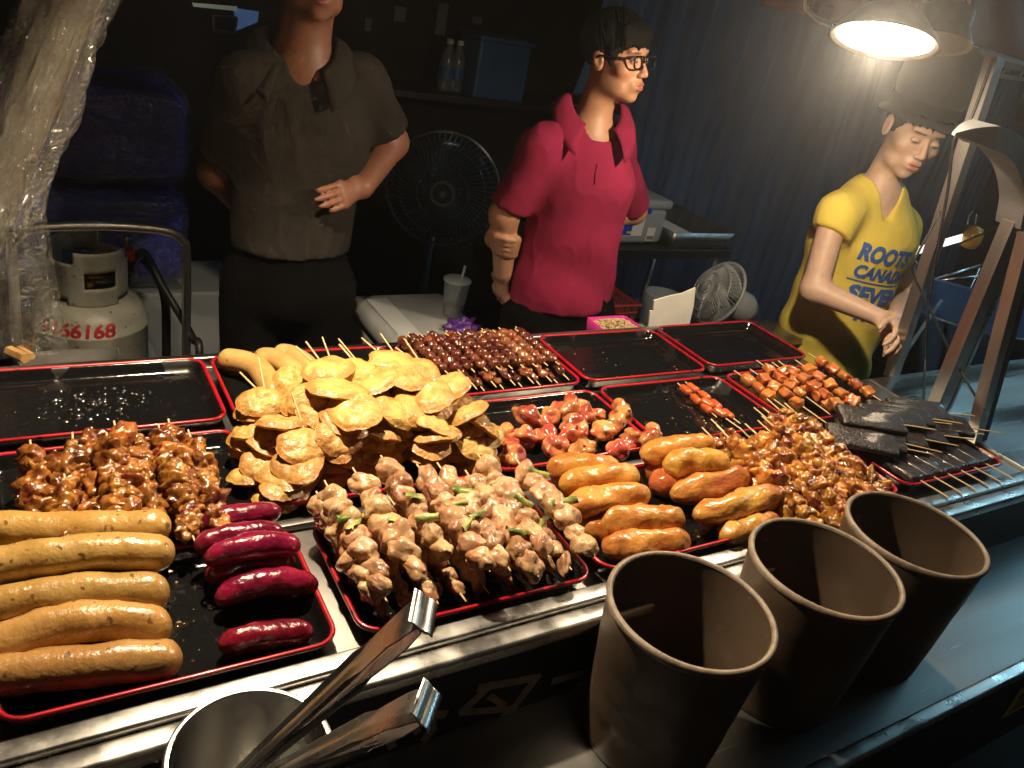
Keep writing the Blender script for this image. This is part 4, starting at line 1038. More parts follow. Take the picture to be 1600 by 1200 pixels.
# ------------------------------------------------------------------ dark rice cakes on sticks (tray C4)
rnd = random.Random(44)
def slab_mesh(i):
    me = cube_mesh('rice_cake', i + 80, (0.118, 0.0495, 0.0165), 0.005, 0.0014); return setmat(me, 'blood_cake')
BC = [slab_mesh(i) for i in range(4)]
gbc = 'dark rice cakes on sticks'
for i in range(6):     # lower row, sticks over the front rail
    x = 1.525 + 0.049 * i
    pa = Vector((x, 0.885, TB + .020)); pb = Vector((x + 0.012, 0.642, TB + 0.026))
    if i == 0: pa.x += .003
    skewer('rice_cake_skewer', f'dark rice cake on a stick over the front rail, {ORD[i]} from the roasted skewers', 'rice cake', gbc, pa, pb, [(BC[i % 4], 0.112, (1.15, 1, 1.1), (0, 0, rnd.uniform(-.03, .03)), (0, 0), 'rice_cake')], sr=0.0017)
up = [((1395, 698), (1457, 710), .975), ((1418, 695), (1472, 707), .972), ((1443, 687), (1498, 697), .972), ((1463, 680), (1522, 687), .974), ((1483, 673), (1538, 679), .975), ((1506, 668), (1565, 677), .976),
      ((1409, 664), (1463, 672), .992), ((1430, 657), (1488, 663), .992), ((1448, 654), (1504, 662), .990), ((1470, 645), (1524, 650), .992)]
for i, (a, b, z) in enumerate(up):
    z = .962 if i < 6 else .984
    pb = G(*b, z); pa_ = G(*a, z); d = (pa_ - pb).normalized(); pa = pb + d * 0.22; pa.z = z + .003
    skewer('rice_cake_skewer', f'dark rice cake on a stick pointing sideways, {ORD[i]} from the roasted skewers' if i < 6 else f'dark rice cake on a stick in the topmost layer, {ORD[i - 6]} from the roasted skewers', 'rice cake', gbc, pa, pb, [(BC[i % 4], 0.068, (1.25, 1.30, 0.80), (0.24, 0, rnd.uniform(-.03, .03)), (0, 0), 'rice_cake')], sr=0.0017)

# ================================================================== PEOPLE
def nv(v): return Vector(v).normalized()
def head_frame(face, pitch=0.0, roll=0.0):
    """columns: x = person's left, y = face direction, z = crown"""
    f = Vector((face[0], face[1], 0)).normalized(); left = Vector((-f.y, f.x, 0)); up = Vector((0, 0, 1))
    y = (f * math.cos(pitch) - up * math.sin(pitch)).normalized(); z = (up * math.cos(pitch) + f * math.sin(pitch)).normalized()
    x = left
    if roll: x, z = x * math.cos(roll) + z * math.sin(roll), z * math.cos(roll) - x * math.sin(roll)
    return np.array([[x.x, y.x, z.x], [x.y, y.y, z.y], [x.z, y.z, z.z]])
def add_head(F, o, M, s=1.0, closed=False, mouth=0.0, fem=0.0):
    o = np.array(o)
    def w(p): return o + M @ (np.array(p) * s)
    def E(c, r, k=0.012, op='add', rot=None):
        Mm = M if rot is None else M @ rot
        F.ell(w(c), np.array(r) * s, Mm, k * s, op)
    E((0, -.012, .040), (.073, .092, .080))
    E((0, .028, -.022), (.060, .062, .080), .02)
    E((0, .038, -.070), (.046 - .004 * fem, .048, .040), .02)
    E((0, .068, -.098), (.020 - .002 * fem, .018, .014), .02)
    for sx in (-1, 1):
        E((sx * .044, .056, -.022), (.020, .022, .020), .018)          # cheekbone
        E((sx * .040, .030, -.075), (.016, .035, .020), .02)           # jaw
    E((0, .074, .030), (.050, .018, .014), .014)                       # brow
    for sx in (-1, 1): E((sx * .031, .096, .006), (.017, .013, .010), .010, 'cut')
    F.cone(w((0, .088, .010)), w((0, .106, -.028)), .0065 * s, .0105 * s, .010 * s)
    for sx in (-1, 1): E((sx * .0115, .098, -.033), (.0075, .009, .0065), .006)
    E((0, .082, -.062), (.028, .018, .020), .012)
    E((0, .098, -.0575), (.020, .007, .0055), .005); E((0, .0965, -.0700), (.017, .0075, .0062), .005)
    E((0, .104, -.0635), (.021, .010, .0016 + mouth), .003, 'cut')
    for sx in (-1, 1):
        E((sx * .030, .0815, .004), (.0145, .0105, .0095), .004)       # lids over the eyeball
        if not closed: E((sx * .030, .096, .003), (.0115, .010, .0035), .003, 'cut')
        rot = np.array([[1, 0, 0], [0, math.cos(.25), -math.sin(.25)], [0, math.sin(.25), math.cos(.25)]])
        E((sx * .0765, -.012, -.004), (.0085, .020, .031), .008, 'add', rot)
        E((sx * .087, -.006, -.002), (.008, .010, .018), .006, 'cut', rot)
    return w
def head_colors(W_, o, M, s, skin, lips=(0.30, 0.07, 0.06), closed=False, brow=True):
    p = (W_ - np.array(o)) @ M / s
    C_ = np.tile(np.array(skin), (len(W_), 1))
    def paint(c, r, col, a=1.0):
        d = np.linalg.norm((p - np.array(c)) / np.array(r), axis=1); k = np.clip((1.25 - d) / 0.5, 0, 1)[:, None] * a
        C_[:] = C_ * (1 - k) + np.array(col) * k
    paint((0, .100, -.0578), (.021, .012, .0055), lips, .8); paint((0, .099, -.0705), (.018, .012, .0065), lips, .8)
    for sx in (-1, 1):
        if brow: paint((sx * .031, .088, .026), (.019, .02, .0035), (0.03, 0.02, 0.015), .85)
        paint((sx * .030, .092, .0105 if not closed else .000), (.0145, .012, .0022), (0.02, 0.013, 0.01), .8)
        paint((sx * .045, .06, -.03), (.022, .03, .018), np.array(skin) * np.array([1.12, .85, .8]), .35)
    return C_
def add_hand(F, wrist, d, n, thumb, curl=0.4, s=1.0, spread=0.12, tcurl=0.3):
    """wrist point, d = direction to the knuckles, n = back-of-hand normal, thumb = +1/-1 side along d x n"""
    wv = np.array(wrist); d = np.array(nv(d)); n = np.array(nv(Vector(n) - Vector(d) * Vector(n).dot(Vector(d)))); t = np.cross(d, n) * thumb
    F.slab(wv, wv + d * .082 * s, (.022 * s, .016 * s), (.037 * s, .012 * s), t, .012)
    lens = (.072, .080, .074, .058); lat = (.028, .0095, -.0095, -.027)
    for k in range(4):
        b = wv + d * (.082 - .006 * abs(k - 1.2)) * s + t * lat[k] * s
        L = lens[k] * s; r = .0082 * s if k < 3 else .0072 * s
        dd = d + t * spread * (1.2 - k) * .5; dd /= np.linalg.norm(dd)
        a = 0.0
        for seg, fr in enumerate((.45, .30, .25)):
            a += curl * (0.8 if seg == 0 else 1.0)
            dv = dd * math.cos(a) - n * math.sin(a)
            e = b + dv * L * fr
            F.cone(b, e, r, r * .92, .005); b = e; r *= .93
    b = wv + d * .022 * s + t * .022 * s
    dv = d * .75 + t * .62 - n * tcurl; dv /= np.linalg.norm(dv); e = b + dv * .045 * s; F.cone(b, e, .0125 * s, .0100 * s, .008)
    dv = d * .95 + t * .25 - n * tcurl; dv /= np.linalg.norm(dv); F.cone(e, e + dv * .032 * s, .0098 * s, .0082 * s, .006)

def finish_body(F, name, label, material, head=None, skin=(0.45, 0.24, 0.15), closed=False, smooth=1, lips=(0.30, 0.07, 0.06), group=None):
    W_, fc = F.mesh(smooth); me = np_mesh(name, W_, fc)
    C_ = head_colors(W_, head[0], head[1], head[2], skin, lips, closed) if head else np.tile(np.array(skin), (len(W_), 1))
    at_ = me.color_attributes.new('Col', 'FLOAT_COLOR', 'POINT')
    if len(me.vertices) == len(W_):
        at_.data.foreach_set('color', np.concatenate([C_, np.ones((len(C_), 1))], 1).astype(np.float32).ravel())
    me.materials.append(MATS[material])
    o = bpy.data.objects.new(name, me); COL.objects.link(o); tag(o, label, 'person', group); return o
def cloth(F, name, material, parent, amp=0.004, freq=9.0, dirv=(1, 1, 0.35), seed=0, smooth=2, fold=None):
    W_, fc = F.mesh(smooth); N = vnormals(W_, fc)
    d = np.zeros(len(W_)); dv = Vector(dirv)
    for i, p in enumerate(W_):
        v = Vector((p[0] * dv.x, p[1] * dv.y, p[2] * dv.z)) * freq + Vector((seed, 0, 0))
        a_ = max(0.0, 1 - 3.2 * abs(mnoise.noise(v * 1.3 + Vector((0, 7, 0))))); b_ = max(0.0, 1 - 3.5 * abs(mnoise.noise(v * 2.6 + Vector((3, 0, 2)))))
        d[i] = mnoise.noise(v) * 0.6 + 1.1 * a_ * a_ * max(0, mnoise.noise(v * .6 + Vector((9, 9, 0))) + .35) + 0.35 * b_ * b_ - .3
    if fold is not None: d = d + fold(W_)
    W_ = W_ + N * (d * amp)[:, None]
    me = np_mesh(name, W_, fc); me.materials.append(MATS[material])
    o = bpy.data.objects.new(name, me); COL.objects.link(o); o.parent = parent; return o, W_, fc
def grid_for(pts, pad, h, fine=()):
    P_ = np.array([list(p) for p in pts]); lo = P_.min(0) - pad; hi = P_.max(0) + pad
    ax = []
    for q_ in range(3):
        ax.append(axis_pts(lo[q_], hi[q_], h, [(f[0][q_] - f[1], f[0][q_] + f[1], f[2]) for f in fine]))
    return Field(*ax)
def eyes(parent, w, closed=False, s=1.0, look=(0, 0)):
    if closed: return
    for sx in (-1, 1):
        c = Vector(w((sx * .030, .0795, .0035))); v, f = ICO3
        link('eye', mesh_from('eye', [p * 0.0112 * s + c for p in v], f), 'eye_white', parent)
        c2 = Vector(w((sx * .030 + look[0], .0870, .0035 + look[1])))
        link('iris', mesh_from('iris', [p * 0.0050 * s + c2 for p in v], f), 'iris', parent)
NP = np.array
def lerp(a, b, t): return a + (b - a) * t

# ------------------------------------------------------------------ man in the red polo shirt
def red_man():
    Y = 1.76
    f = nv((-.275, -.96, 0)); left = Vector((-f.y, f.x, 0)); up = V(0, 0, 1)
    neckb = AT(928, 190, Y) ; pel = AT(872, 500, Y) ; pel.z = 0.86
    chest = lerp(pel, neckb, 0.70)
    shR = AT(842, 226, Y); shL = AT(966, 226, Y + .06)         # his right is at the picture's left
    elR = AT(788, 335, Y + .03); wrR = AT(786, 425, Y + .06)
    elL = AT(990, 330, Y + .16); wrL = elR + V(.03, .07, -.09)
    ho = AT(962, 92, Y - .02); HM = head_frame((.36, -.93), -0.06, 0.05); s = 0.845
    pts = [neckb, pel, shR, shL, elR, wrR, elL, ho, V(pel.x, Y, 0.02)]
    F = grid_for(pts, .17, .0075, [(ho, .13, .0034)])
    w = add_head(F, ho, HM, s, mouth=0.0018)
    F.cone(w((0, -.022, -.05)), neckb + V(0, 0.015, -.02), .042, .048, .03)
    F.slab(pel, chest, (.120, .088), (.113, .078), left, .04); F.slab(chest, neckb + V(0, 0, -.05), (.113, .078), (.072, .054), left, .04)
    F.cone(shR, elR, .034, .038, .03); F.cone(elR, wrR, .039, .027, .02); F.cone(shL, elL, .034, .038, .03); F.cone(elL, wrL, .040, .027, .02)
    add_hand(F, wrR, wrR - elR + V(0, .03, 0), V(-.8, -.2, 0), 1, .3)
    # left hand comes round the back and grips the right forearm: four fingers in front of it
    g0 = lerp(elR, wrR, 0.50); ax_ = (wrR - elR).normalized()
    F.cone(wrL, g0 + V(.045, .030, -.01), .027, .028, .02)
    for k in range(4):
        c = g0 + ax_ * (0.017 * (k - 1.3)); tocam = nv((-.61, -.79, 0)); side = V(.79, -.61, 0)
        ro = .042 - .003 * k; p_ = None
        for j in range(6):
            a = math.radians(-25 + 34 * j); q_ = c + side * ro * math.cos(a) + tocam * ro * math.sin(a) - ax_ * .003 * j
            if p_ is not None: F.cone(p_, q_, .0088, .0082, .004)
            p_ = q_
    hipL, hipR = pel + left * .085 + V(0, 0, -.04), pel - left * .085 + V(0, 0, -.04)
    for hp in (hipL, hipR):
        kn = V(hp.x, hp.y - .01, .47); an = V(hp.x, hp.y + .01, .07); F.cone(hp, kn, .075, .052, .03); F.cone(kn, an, .05, .036, .02)
        F.slab(an + V(0, .03, -.035), an + V(f.x * .16, f.y * .16, -.035), (.035, .03), (.04, .022), left, .02)
    o = finish_body(F, 'person', 'man in a crimson polo shirt and glasses, arms held behind his back', 'skin', (ho, HM, s), (0.44, 0.225, 0.135))
    eyes(o, w, s=s)
    # polo shirt
    S = grid_for([neckb, pel, shR, shL, elR, elL], .16, .0062)
    hem = V(pel.x, Y, .878)
    S.slab(hem + V(-.005, 0, -.10), chest, (.158, .114), (.132, .096), left, .05); S.slab(chest, neckb + V(0, 0.01, -.035), (.132, .096), (.080, .066), left, .05)
    for a_, b_, kx in ((shR, elR, 1), (shL, elL, -1)):
        Q = S.twin(); Q.cone(a_ + left * .010 * kx, lerp(a_, b_, 1.1), .046, .058, .03); Q.plane(lerp(a_, b_, .90), b_ - a_); S.union(Q, .035)
        S.cone(a_ + V(0, 0, -.010), neckb + V(0, .02, -.025), .040, .042, .06)
    S.plane(hem, (0.10, 0, -1))
    nb = neckb + f * .055
    S.cone(neckb + V(0, 0, .10), neckb + V(0, 0, -.012), .062, .062, .012, 'cut')
    S.cone(nb + f * .035 + V(0, 0, .02), nb + f * .075 + V(0.0, 0, -.105), .052, .012, .008, 'cut')
    def fold(W_):
        z = W_[:, 2]; x = W_[:, 0]
        k = np.clip((1.25 - z) / .3, 0, 1)
        dgn = (x - pel.x) * 0.8 + (z - 1.0)
        return k * (1.6 * np.sin(dgn * 34 + 1.2 * np.sin(x * 17)) * np.clip(1 - abs(x - pel.x + .02) / .22, 0, 1)) 
    so, W_, fc = cloth(S, 'polo_shirt', 'shirt_red', o, .0052, 7.0, (1, 1, .55), 3, 2, fold)
    # collar: a band folded out round the neck, open in front
    mb = MB(); nu = 34
    def cf(u, v):
        a = math.radians(-150 + 300 * u) ; dirv = (-f) * math.cos(a) + left * math.sin(a)
        fr = max(0, -dirv.dot(-f))                                     # 0 at the back, 1 in front
        r = lerp(.068, .112 + .012 * fr, v); z = lerp(.050 - .060 * fr, .018 - .105 * fr, v)
        return neckb + dirv * r * (1 + .12 * fr) + V(0, .01, z + .012 * math.sin(v * 3.1))
    mb.grid(cf, nu, 6); co = mb.build('collar', 'shirt_red', o, True)
    md = co.modifiers.new('thick', 'SOLIDIFY'); md.thickness = .004; md.offset = 0
    # placket buttons
    bv = BVHTree.FromPolygons([Vector(p) for p in W_], [tuple(q_) for q_ in fc.tolist()])
    def on(px, py):
        dv = Vector(ray(px, py)).normalized(); h = bv.ray_cast(V(0, 0, CAM_H), dv); return h
    h0 = [on(*p) for p in ((934, 256), (931, 272), (929, 288))]
    pts_ = [h[0] - Vector(ray(930, 270)).normalized() * .002 for h in h0 if h[0]]
    if len(pts_) > 1:
        mb = MB(); mb.tube(pts_, .0022, 6); mb.build('placket', 'shirt_red', o, True)
    # trousers
    Tt = grid_for([pel, V(pel.x, Y, .1)], .24, .010)
    for hp in (hipL, hipR):
        kn = V(hp.x, hp.y - .01, .47); an = V(hp.x, hp.y + .01, .09); Tt.cone(hp, kn, .09, .075, .03); Tt.slab(pel + V(0, 0, -.06), pel + V(0, 0, .03), (.137, .104), (.132, .098), left, .03); Tt.cone(kn, an, .072, .062, .03)
    cloth(Tt, 'trousers', 'cloth_black', o, .005, 9, (1, 1, .6), 9, 1)
    # hair: cap over the skull with fringe strands
    Hh = grid_for([ho], .17, .0042)
    Hh.ell(w((0, -.018, .046)), NP((.084, .101, .088)) * s, HM, .01)
    Hh.ell(w((0, .060, .075)), NP((.070, .036, .032)) * s, HM, .02)
    Hh.ell(w((0, .075, -.035)), NP((.075, .070, .072)) * s, HM, .012, 'cut')
    for sx in (-1, 1):
        Hh.ell(w((sx * .085, -.004, -.02)), NP((.022, .030, .034)) * s, HM, .01, 'cut'); Hh.cone(w((sx * .068, .025, .03)), w((sx * .066, .028, -.012)), .012, .006, .008)
    Hh.ell(w((0, -.02, -.12)), NP((.12, .12, .055)) * s, HM, .01, 'cut')
    for j in range(9):
        t = -1 + j * .25; Hh.cone(w((t * .06, .060, .085)), w((t * .062 - .012, .094 - abs(t) * .022, .038 + .006 * (j % 3))), .012, .004, .008)
    cloth(Hh, 'hair', 'hair', o, .004, 60, (1, 1, .4), 5, 1)
    hs_ = MB(); hr = random.Random(2)
    for _ in range(420):
        az = hr.uniform(0, 2 * math.pi); fwd = math.cos(az)                     # 0 = towards the face
        end = 1.30 if fwd > .45 else (1.75 if fwd > -.2 else 2.15)
        a0, a1 = hr.uniform(.0, .9), end * hr.uniform(.85, 1.05); lift = hr.uniform(1.0, 1.06); pts_ = []
        if a1 - a0 < .3: continue
        for k_ in range(6):
            t = k_ / 5; a = a0 + (a1 - a0) * t; az2 = az + .25 * math.sin(t * 2 + az * 5)
            pts_.append(Vector(w((.0845 * math.sin(a) * math.sin(az2) * lift, -.016 + .103 * math.sin(a) * math.cos(az2) * lift + .004 * t, .046 + .089 * math.cos(a) * lift - .004 * t))))
        hs_.tube(pts_, .002, 5, True, [.0012, .0022, .0024, .002, .0014, .0005])
    hs_.build('hair_strands', 'hair', o, True)
    # glasses
    gl = MB()
    for sx in (-1, 1):
        loop = [Vector(w((sx * .033 + .0255 * math.copysign(abs(math.cos(a)) ** .55, math.cos(a)), .104 - .004 * abs(math.cos(a)), .003 + .0175 * math.copysign(abs(math.sin(a)) ** .6, math.sin(a))))) for a in [2 * math.pi * k_ / 24 for k_ in range(25)]]
        gl.tube(loop, .0026, 6, False)
        gl.tube([Vector(w((sx * .058, .100, .012))), Vector(w((sx * .075, .07, .012))), Vector(w((sx * .082, .0, .010))), Vector(w((sx * .080, -.02, -.002)))], .0026, 6)
    gl.tube([Vector(w((-.010, .105, .006))), Vector(w((0, .111, .008))), Vector(w((.010, .105, .006)))], .0022, 6)
    gl.build('glasses', 'glasses_black', o, True)
red_man()

# ------------------------------------------------------------------ man in the grey polo shirt
def grey_man():
    Y = 2.0; f = nv((-.26, -.965, 0)); left = Vector((-f.y, f.x, 0))
    neckb = AT(472, 92, Y); pel = V(AT(455, 400, Y).x, Y, .90); chest = lerp(pel, neckb, .66)
    shR = AT(376, 122, Y); shL = AT(570, 122, Y)
    elR = AT(338, 270, Y + .08); wrR = AT(385, 330, Y + .16)
    elL = AT(612, 222, Y + .03); wrL = AT(566, 292, Y - .10)
    ho = AT(492, -58, Y - .03); HM = head_frame((-.1, -.99), 0.0); s = 1.0
    F = grid_for([neckb, pel, shR, shL, elR, wrR, elL, wrL, ho, V(pel.x, Y, .02)], .17, .008, [(wrL, .09, .0042)])
    w = add_head(F, ho, HM, s)
    F.cone(w((0, -.02, -.05)), neckb + V(0, .015, -.03), .056, .066, .03)
    F.slab(pel, chest, (.125, .095), (.145, .10), left, .04); F.slab(chest, neckb + V(0, 0, -.05), (.145, .10), (.095, .065), left, .05)
    for a_, b_ in ((shR, elR), (shL, elL)): F.cone(a_, b_, .040, .042, .03)
    F.cone(elR, wrR, .043, .029, .02); F.cone(elL, wrL, .043, .029, .02)
    add_hand(F, wrL, AT(506, 316, Y - .175) - wrL, V(.15, -1, .35), 1, .16, 0.95, .02, .9)
    add_hand(F, wrR, V(.6, .1, -.3), V(0, 1, .2), 1, .3)
    hips = [pel + left * sx * .09 + V(0, 0, -.05) for sx in (-1, 1)]
    for hp in hips:
        kn = V(hp.x, hp.y, .48); an = V(hp.x, hp.y + .01, .07); F.cone(hp, kn, .08, .055, .03); F.cone(kn, an, .052, .037, .02)
        F.slab(an + V(0, .03, -.035), an + V(f.x * .17, f.y * .17, -.035), (.035, .03), (.04, .022), left, .02)
    o = finish_body(F, 'person', 'man in a grey polo shirt standing in shadow, one hand on his hip', 'skin', (ho, HM, s), (0.24, 0.10, 0.06))  # skin darkened as well, dim light on him put into the colour
    eyes(o, w, s=s)
    S = grid_for([neckb, pel, shR, shL, elR, elL], .19, .0068)
    hem = V(pel.x, Y, .955)
    S.slab(hem + V(0, 0, -.16), chest, (.146, .130), (.158, .115), left, .05); S.slab(chest, neckb + V(0, .01, -.035), (.158, .115), (.10, .075), left, .06)
    for a_, b_, kx in ((shR, elR, 1), (shL, elL, -1)):
        Q = S.twin(); Q.cone(a_ + left * .015 * kx, lerp(a_, b_, 1.1), .056, .070, .03); Q.plane(lerp(a_, b_, .80), b_ - a_); S.union(Q, .04)
        S.cone(a_ + V(0, 0, -.012), neckb + V(0, .02, -.03), .046, .048, .06)
    S.plane(hem, (.05, 0, -1))
    S.cone(neckb + V(0, 0, .10), neckb + V(0, 0, -.02), .066, .066, .012, 'cut')
    S.cone(neckb + f * .10 + V(0, 0, .03), neckb + f * .145 + V(0, 0, -.155), .058, .012, .008, 'cut')
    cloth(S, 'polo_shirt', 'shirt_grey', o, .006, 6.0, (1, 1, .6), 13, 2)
    mb = MB()
    def cf(u, v):
        a = math.radians(-152 + 304 * u); dv = (-f) * math.cos(a) + left * math.sin(a); fr = max(0, -dv.dot(-f))
        return neckb + dv * lerp(.074, .122 + .012 * fr, v) * (1 + .14 * fr) + V(0, .01, lerp(.054 - .075 * fr, .020 - .125 * fr, v) + .012 * math.sin(v * 3.1))
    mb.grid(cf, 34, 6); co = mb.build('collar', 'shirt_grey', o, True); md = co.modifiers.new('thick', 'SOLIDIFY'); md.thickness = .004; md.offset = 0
    Tt = grid_for([pel, V(pel.x, Y, .1)], .26, .011)
    for hp in hips:
        kn = V(hp.x, hp.y, .48); an = V(hp.x, hp.y + .01, .09); Tt.cone(hp + V(0, 0, .0), kn, .088, .075, .03); Tt.slab(pel + V(0, 0, -.06), pel + V(0, 0, .06), (.136, .110), (.132, .105), left, .03); Tt.cone(kn, an, .078, .066, .03)
    cloth(Tt, 'trousers', 'cloth_black', o, .005, 9, (1, 1, .6), 19, 1)
    Hh = grid_for([ho], .16, .006); Hh.ell(w((0, -.018, .046)), NP((.082, .10, .086)), HM, .01); Hh.ell(w((0, .085, -.03)), NP((.08, .07, .085)), HM, .01, 'cut')
    cloth(Hh, 'hair', 'hair', o, .003, 50, (1, 1, 1), 2, 1)
grey_man()

# ------------------------------------------------------------------ woman in the yellow shirt and dark hat
def woman():
    Y = 1.50; f = nv((-.36, -.93, 0)); left = Vector((-f.y, f.x, 0))
    neckb = AT(1376, 292, Y); pel = AT(1266, 600, Y); pel.z = .84
    chest = lerp(pel, neckb, .68)
    shR = AT(1306, 332, Y - .01); shL = AT(1408, 352, Y + .02)
    elR = AT(1272, 452, Y - .07); wrR = AT(1376, 497, Y - .26)
    elL = AT(1412, 470, Y - .06); wrL = AT(1398, 500, Y - .30)
    ho = AT(1428, 205, Y - .045); HM = head_frame((-.46, -.89), 0.26, -0.06); s = 0.98
    F = grid_for([neckb, pel, shR, shL, elR, wrR, elL, wrL + V(.1, -.1, 0), ho, V(pel.x, Y, .02)], .16, .0078, [(ho, .13, .0034), (lerp(wrR, wrL, .5), .10, .0042)])
    w = add_head(F, ho, HM, s, closed=True, mouth=.0008, fem=1)
    F.cone(w((0, -.025, -.05)), neckb + V(0, .01, -.02), .045, .050, .03)
    F.slab(pel, chest, (.135, .095), (.145, .095), left, .04); F.slab(chest, neckb + V(0, 0, -.05), (.145, .095), (.09, .06), left, .05)
    F.cone(shR, elR, .040, .037, .03); F.cone(elR, wrR, .038, .024, .02); F.cone(shL, elL, .040, .036, .03); F.cone(elL, wrL, .036, .024, .02)
    add_hand(F, wrR, AT(1400, 535, Y - .34) - wrR, V(-.3, -.55, .75), -1, .45, .95, .10, .5)
    add_hand(F, wrL, AT(1412, 545, Y - .40) - wrL, V(.6, -.3, .7), 1, .40, .95, .10, .5)
    hips = [pel + left * sx * .08 + V(0, 0, -.04) for sx in (-1, 1)]
    for hp in hips:
        kn = V(hp.x, hp.y, .46); an = V(hp.x, hp.y + .01, .07); F.cone(hp, kn, .078, .052, .03); F.cone(kn, an, .05, .035, .02)
        F.slab(an + V(0, .03, -.035), an + V(f.x * .15, f.y * .15, -.035), (.033, .03), (.037, .022), left, .02)
    o = finish_body(F, 'person', 'woman in a yellow sleeveless shirt and dark hat leaning over the grill', 'skin', (ho, HM, s), (0.60, 0.40, 0.30), True, 1, (0.40, 0.10, 0.09))
    # shirt with cap sleeves
    S = grid_for([neckb, pel, pel + V(0, 0, -.08), shR, shL], .20, .0062)
    hem = V(pel.x, Y, .70)
    S.slab(hem + V(0, 0, -.05), chest, (.178, .130), (.150, .112), left, .05); S.slab(chest, neckb + V(0, .005, -.04), (.162, .116), (.095, .068), left, .05)
    for a_, b_, kx in ((shR, elR, 1), (shL, elL, -1)):
        Q = S.twin(); Q.cone(a_ + left * .015 * kx, lerp(a_, b_, .6), .047, .058, .03); Q.plane(lerp(a_, b_, .24), b_ - a_ - left * .10 * kx); S.union(Q, .05)
        S.cone(a_, neckb + V(0, .015, -.03), .046, .042, .07)
    S.plane(hem, (0, 0, -1))
    S.cone(neckb + V(0, 0, .10), neckb + V(0, 0, -.018), .056, .056, .010, 'cut')
    S.cone(neckb + f * .03 + V(0, 0, .05), neckb + f * .085 + V(0, 0, -.065), .058, .014, .008, 'cut')
    def fold(W_):
        k = np.clip((1.05 - W_[:, 2]) / .2, 0, 1); return k * 1.2 * np.sin(W_[:, 2] * 46 + W_[:, 0] * 20 + 1.5 * np.sin(W_[:, 0] * 22))
    so, W_, fc = cloth(S, 'yellow_shirt', 'shirt_yellow', o, .0045, 7, (1, 1, .6), 23, 2, fold)
    bv = BVHTree.FromPolygons([Vector(p) for p in W_], [tuple(q_) for q_ in fc.tolist()])
    # blue lettering printed on the chest, laid onto the cloth
    def printed(text, px, py, size, shear, width=None):
        me = text_mesh(text, size, size * .055, shear, 0, 'LEFT')
        bm = bmesh.new(); bm.from_mesh(me); bmesh.ops.triangulate(bm, faces=bm.faces)
        for _ in range(2): bmesh.ops.subdivide_edges(bm, edges=[e for e in bm.edges if e.calc_length() > .012], cuts=1)
        bmesh.ops.triangulate(bm, faces=bm.faces)
        h = bv.ray_cast(V(0, 0, CAM_H), Vector(ray(px, py)).normalized())
        if not h[0]: return
        o0 = h[0]; ang = math.radians(-4); rgt = (left * math.cos(ang) + V(0, 0, math.sin(ang)))
        upv = V(0, 0, 1)
        kx = (width / max(v.co.x for v in bm.verts)) if width else 1
        for v in bm.verts:
            p = o0 + rgt * (v.co.x * kx) + upv * v.co.y + f * .25
            hh = bv.ray_cast(p, -f)
            v.co = (hh[0] + f * .0022) if hh[0] else p - f * .25
        bm.to_mesh(me); bm.free(); link('printed_lettering', me, 'print_blue', o)
    printed('ROOTS', 1338, 402, .066, .10, .185)
    printed('CANADA', 1330, 429, .052, .10, .205)
    printed('____', 1326, 433, .030, 0, .19)
    printed('SEVEN', 1319, 465, .066, .12, .21)
    printed('THREE', 1326, 496, .058, .12, .205)
    Tt = grid_for([pel, V(pel.x, Y, .1)], .24, .011)
    for hp in hips:
        kn = V(hp.x, hp.y, .46); an = V(hp.x, hp.y + .01, .09); Tt.cone(hp, kn, .088, .072, .03); Tt.slab(pel + V(0, 0, -.06), pel + V(0, 0, .0), (.142, .11), (.138, .10), left, .03); Tt.cone(kn, an, .07, .06, .03)
    cloth(Tt, 'trousers', 'cloth_black', o, .005, 9, (1, 1, .6), 29, 1)
    # hat: deep soft crown with a band and short brim
    hm = MB(); HMm = Matrix(HM.tolist()).to_4x4(); HMm = HMm @ Matrix.Rotation(math.radians(9), 4, 'X'); HMm.translation = Vector(w((0, -.016, .052)))
    hm.lathe([(.090, -.012), (.1135, -.022), (.1145, -.019), (.094, .000), (.092, .012), (.0945, .034), (.0955, .036), (.0985, .062), (.101, .115), (.100, .150), (.092, .172), (.060, .186), (.0, .190)], 48, HMm)
    for v in hm.v: v += Vector((mnoise.noise(v * 14), mnoise.noise(v * 14 + V(5, 0, 0)), mnoise.noise(v * 14 + V(0, 5, 0)))) * .008
    hat = hm.build('hat', 'hat_felt', o, True)
    hb = MB(); hb.lathe([(.0945, -.002), (.0955, .002), (.0975, .030), (.0968, .034)], 48, HMm); hb.build('hat_band', 'cloth_black', o, True)
    Hh = grid_for([ho], .15, .005); Hh.ell(w((0, -.022, .035)), NP((.080, .096, .080)) * s, HM, .01); Hh.ell(w((0, .085, -.035)), NP((.075, .078, .085)) * s, HM, .01, 'cut'); Hh.ell(w((0, -.02, -.11)), NP((.12, .12, .06)), HM, .01, 'cut')
    for sx in (-1, 1): Hh.ell(w((sx * .09, -.01, -.02)), NP((.024, .030, .036)), HM, .008, 'cut')
    for j in range(7):
        t = -1 + j / 3; Hh.cone(w((t * .050, .078 - .012 * abs(t), .060)), w((t * .052 - .005, .093 - .02 * abs(t), .036)), .010, .003, .006)
    cloth(Hh, 'hair', 'hair', o, .003, 50, (1, 1, .4), 2, 1)
woman()

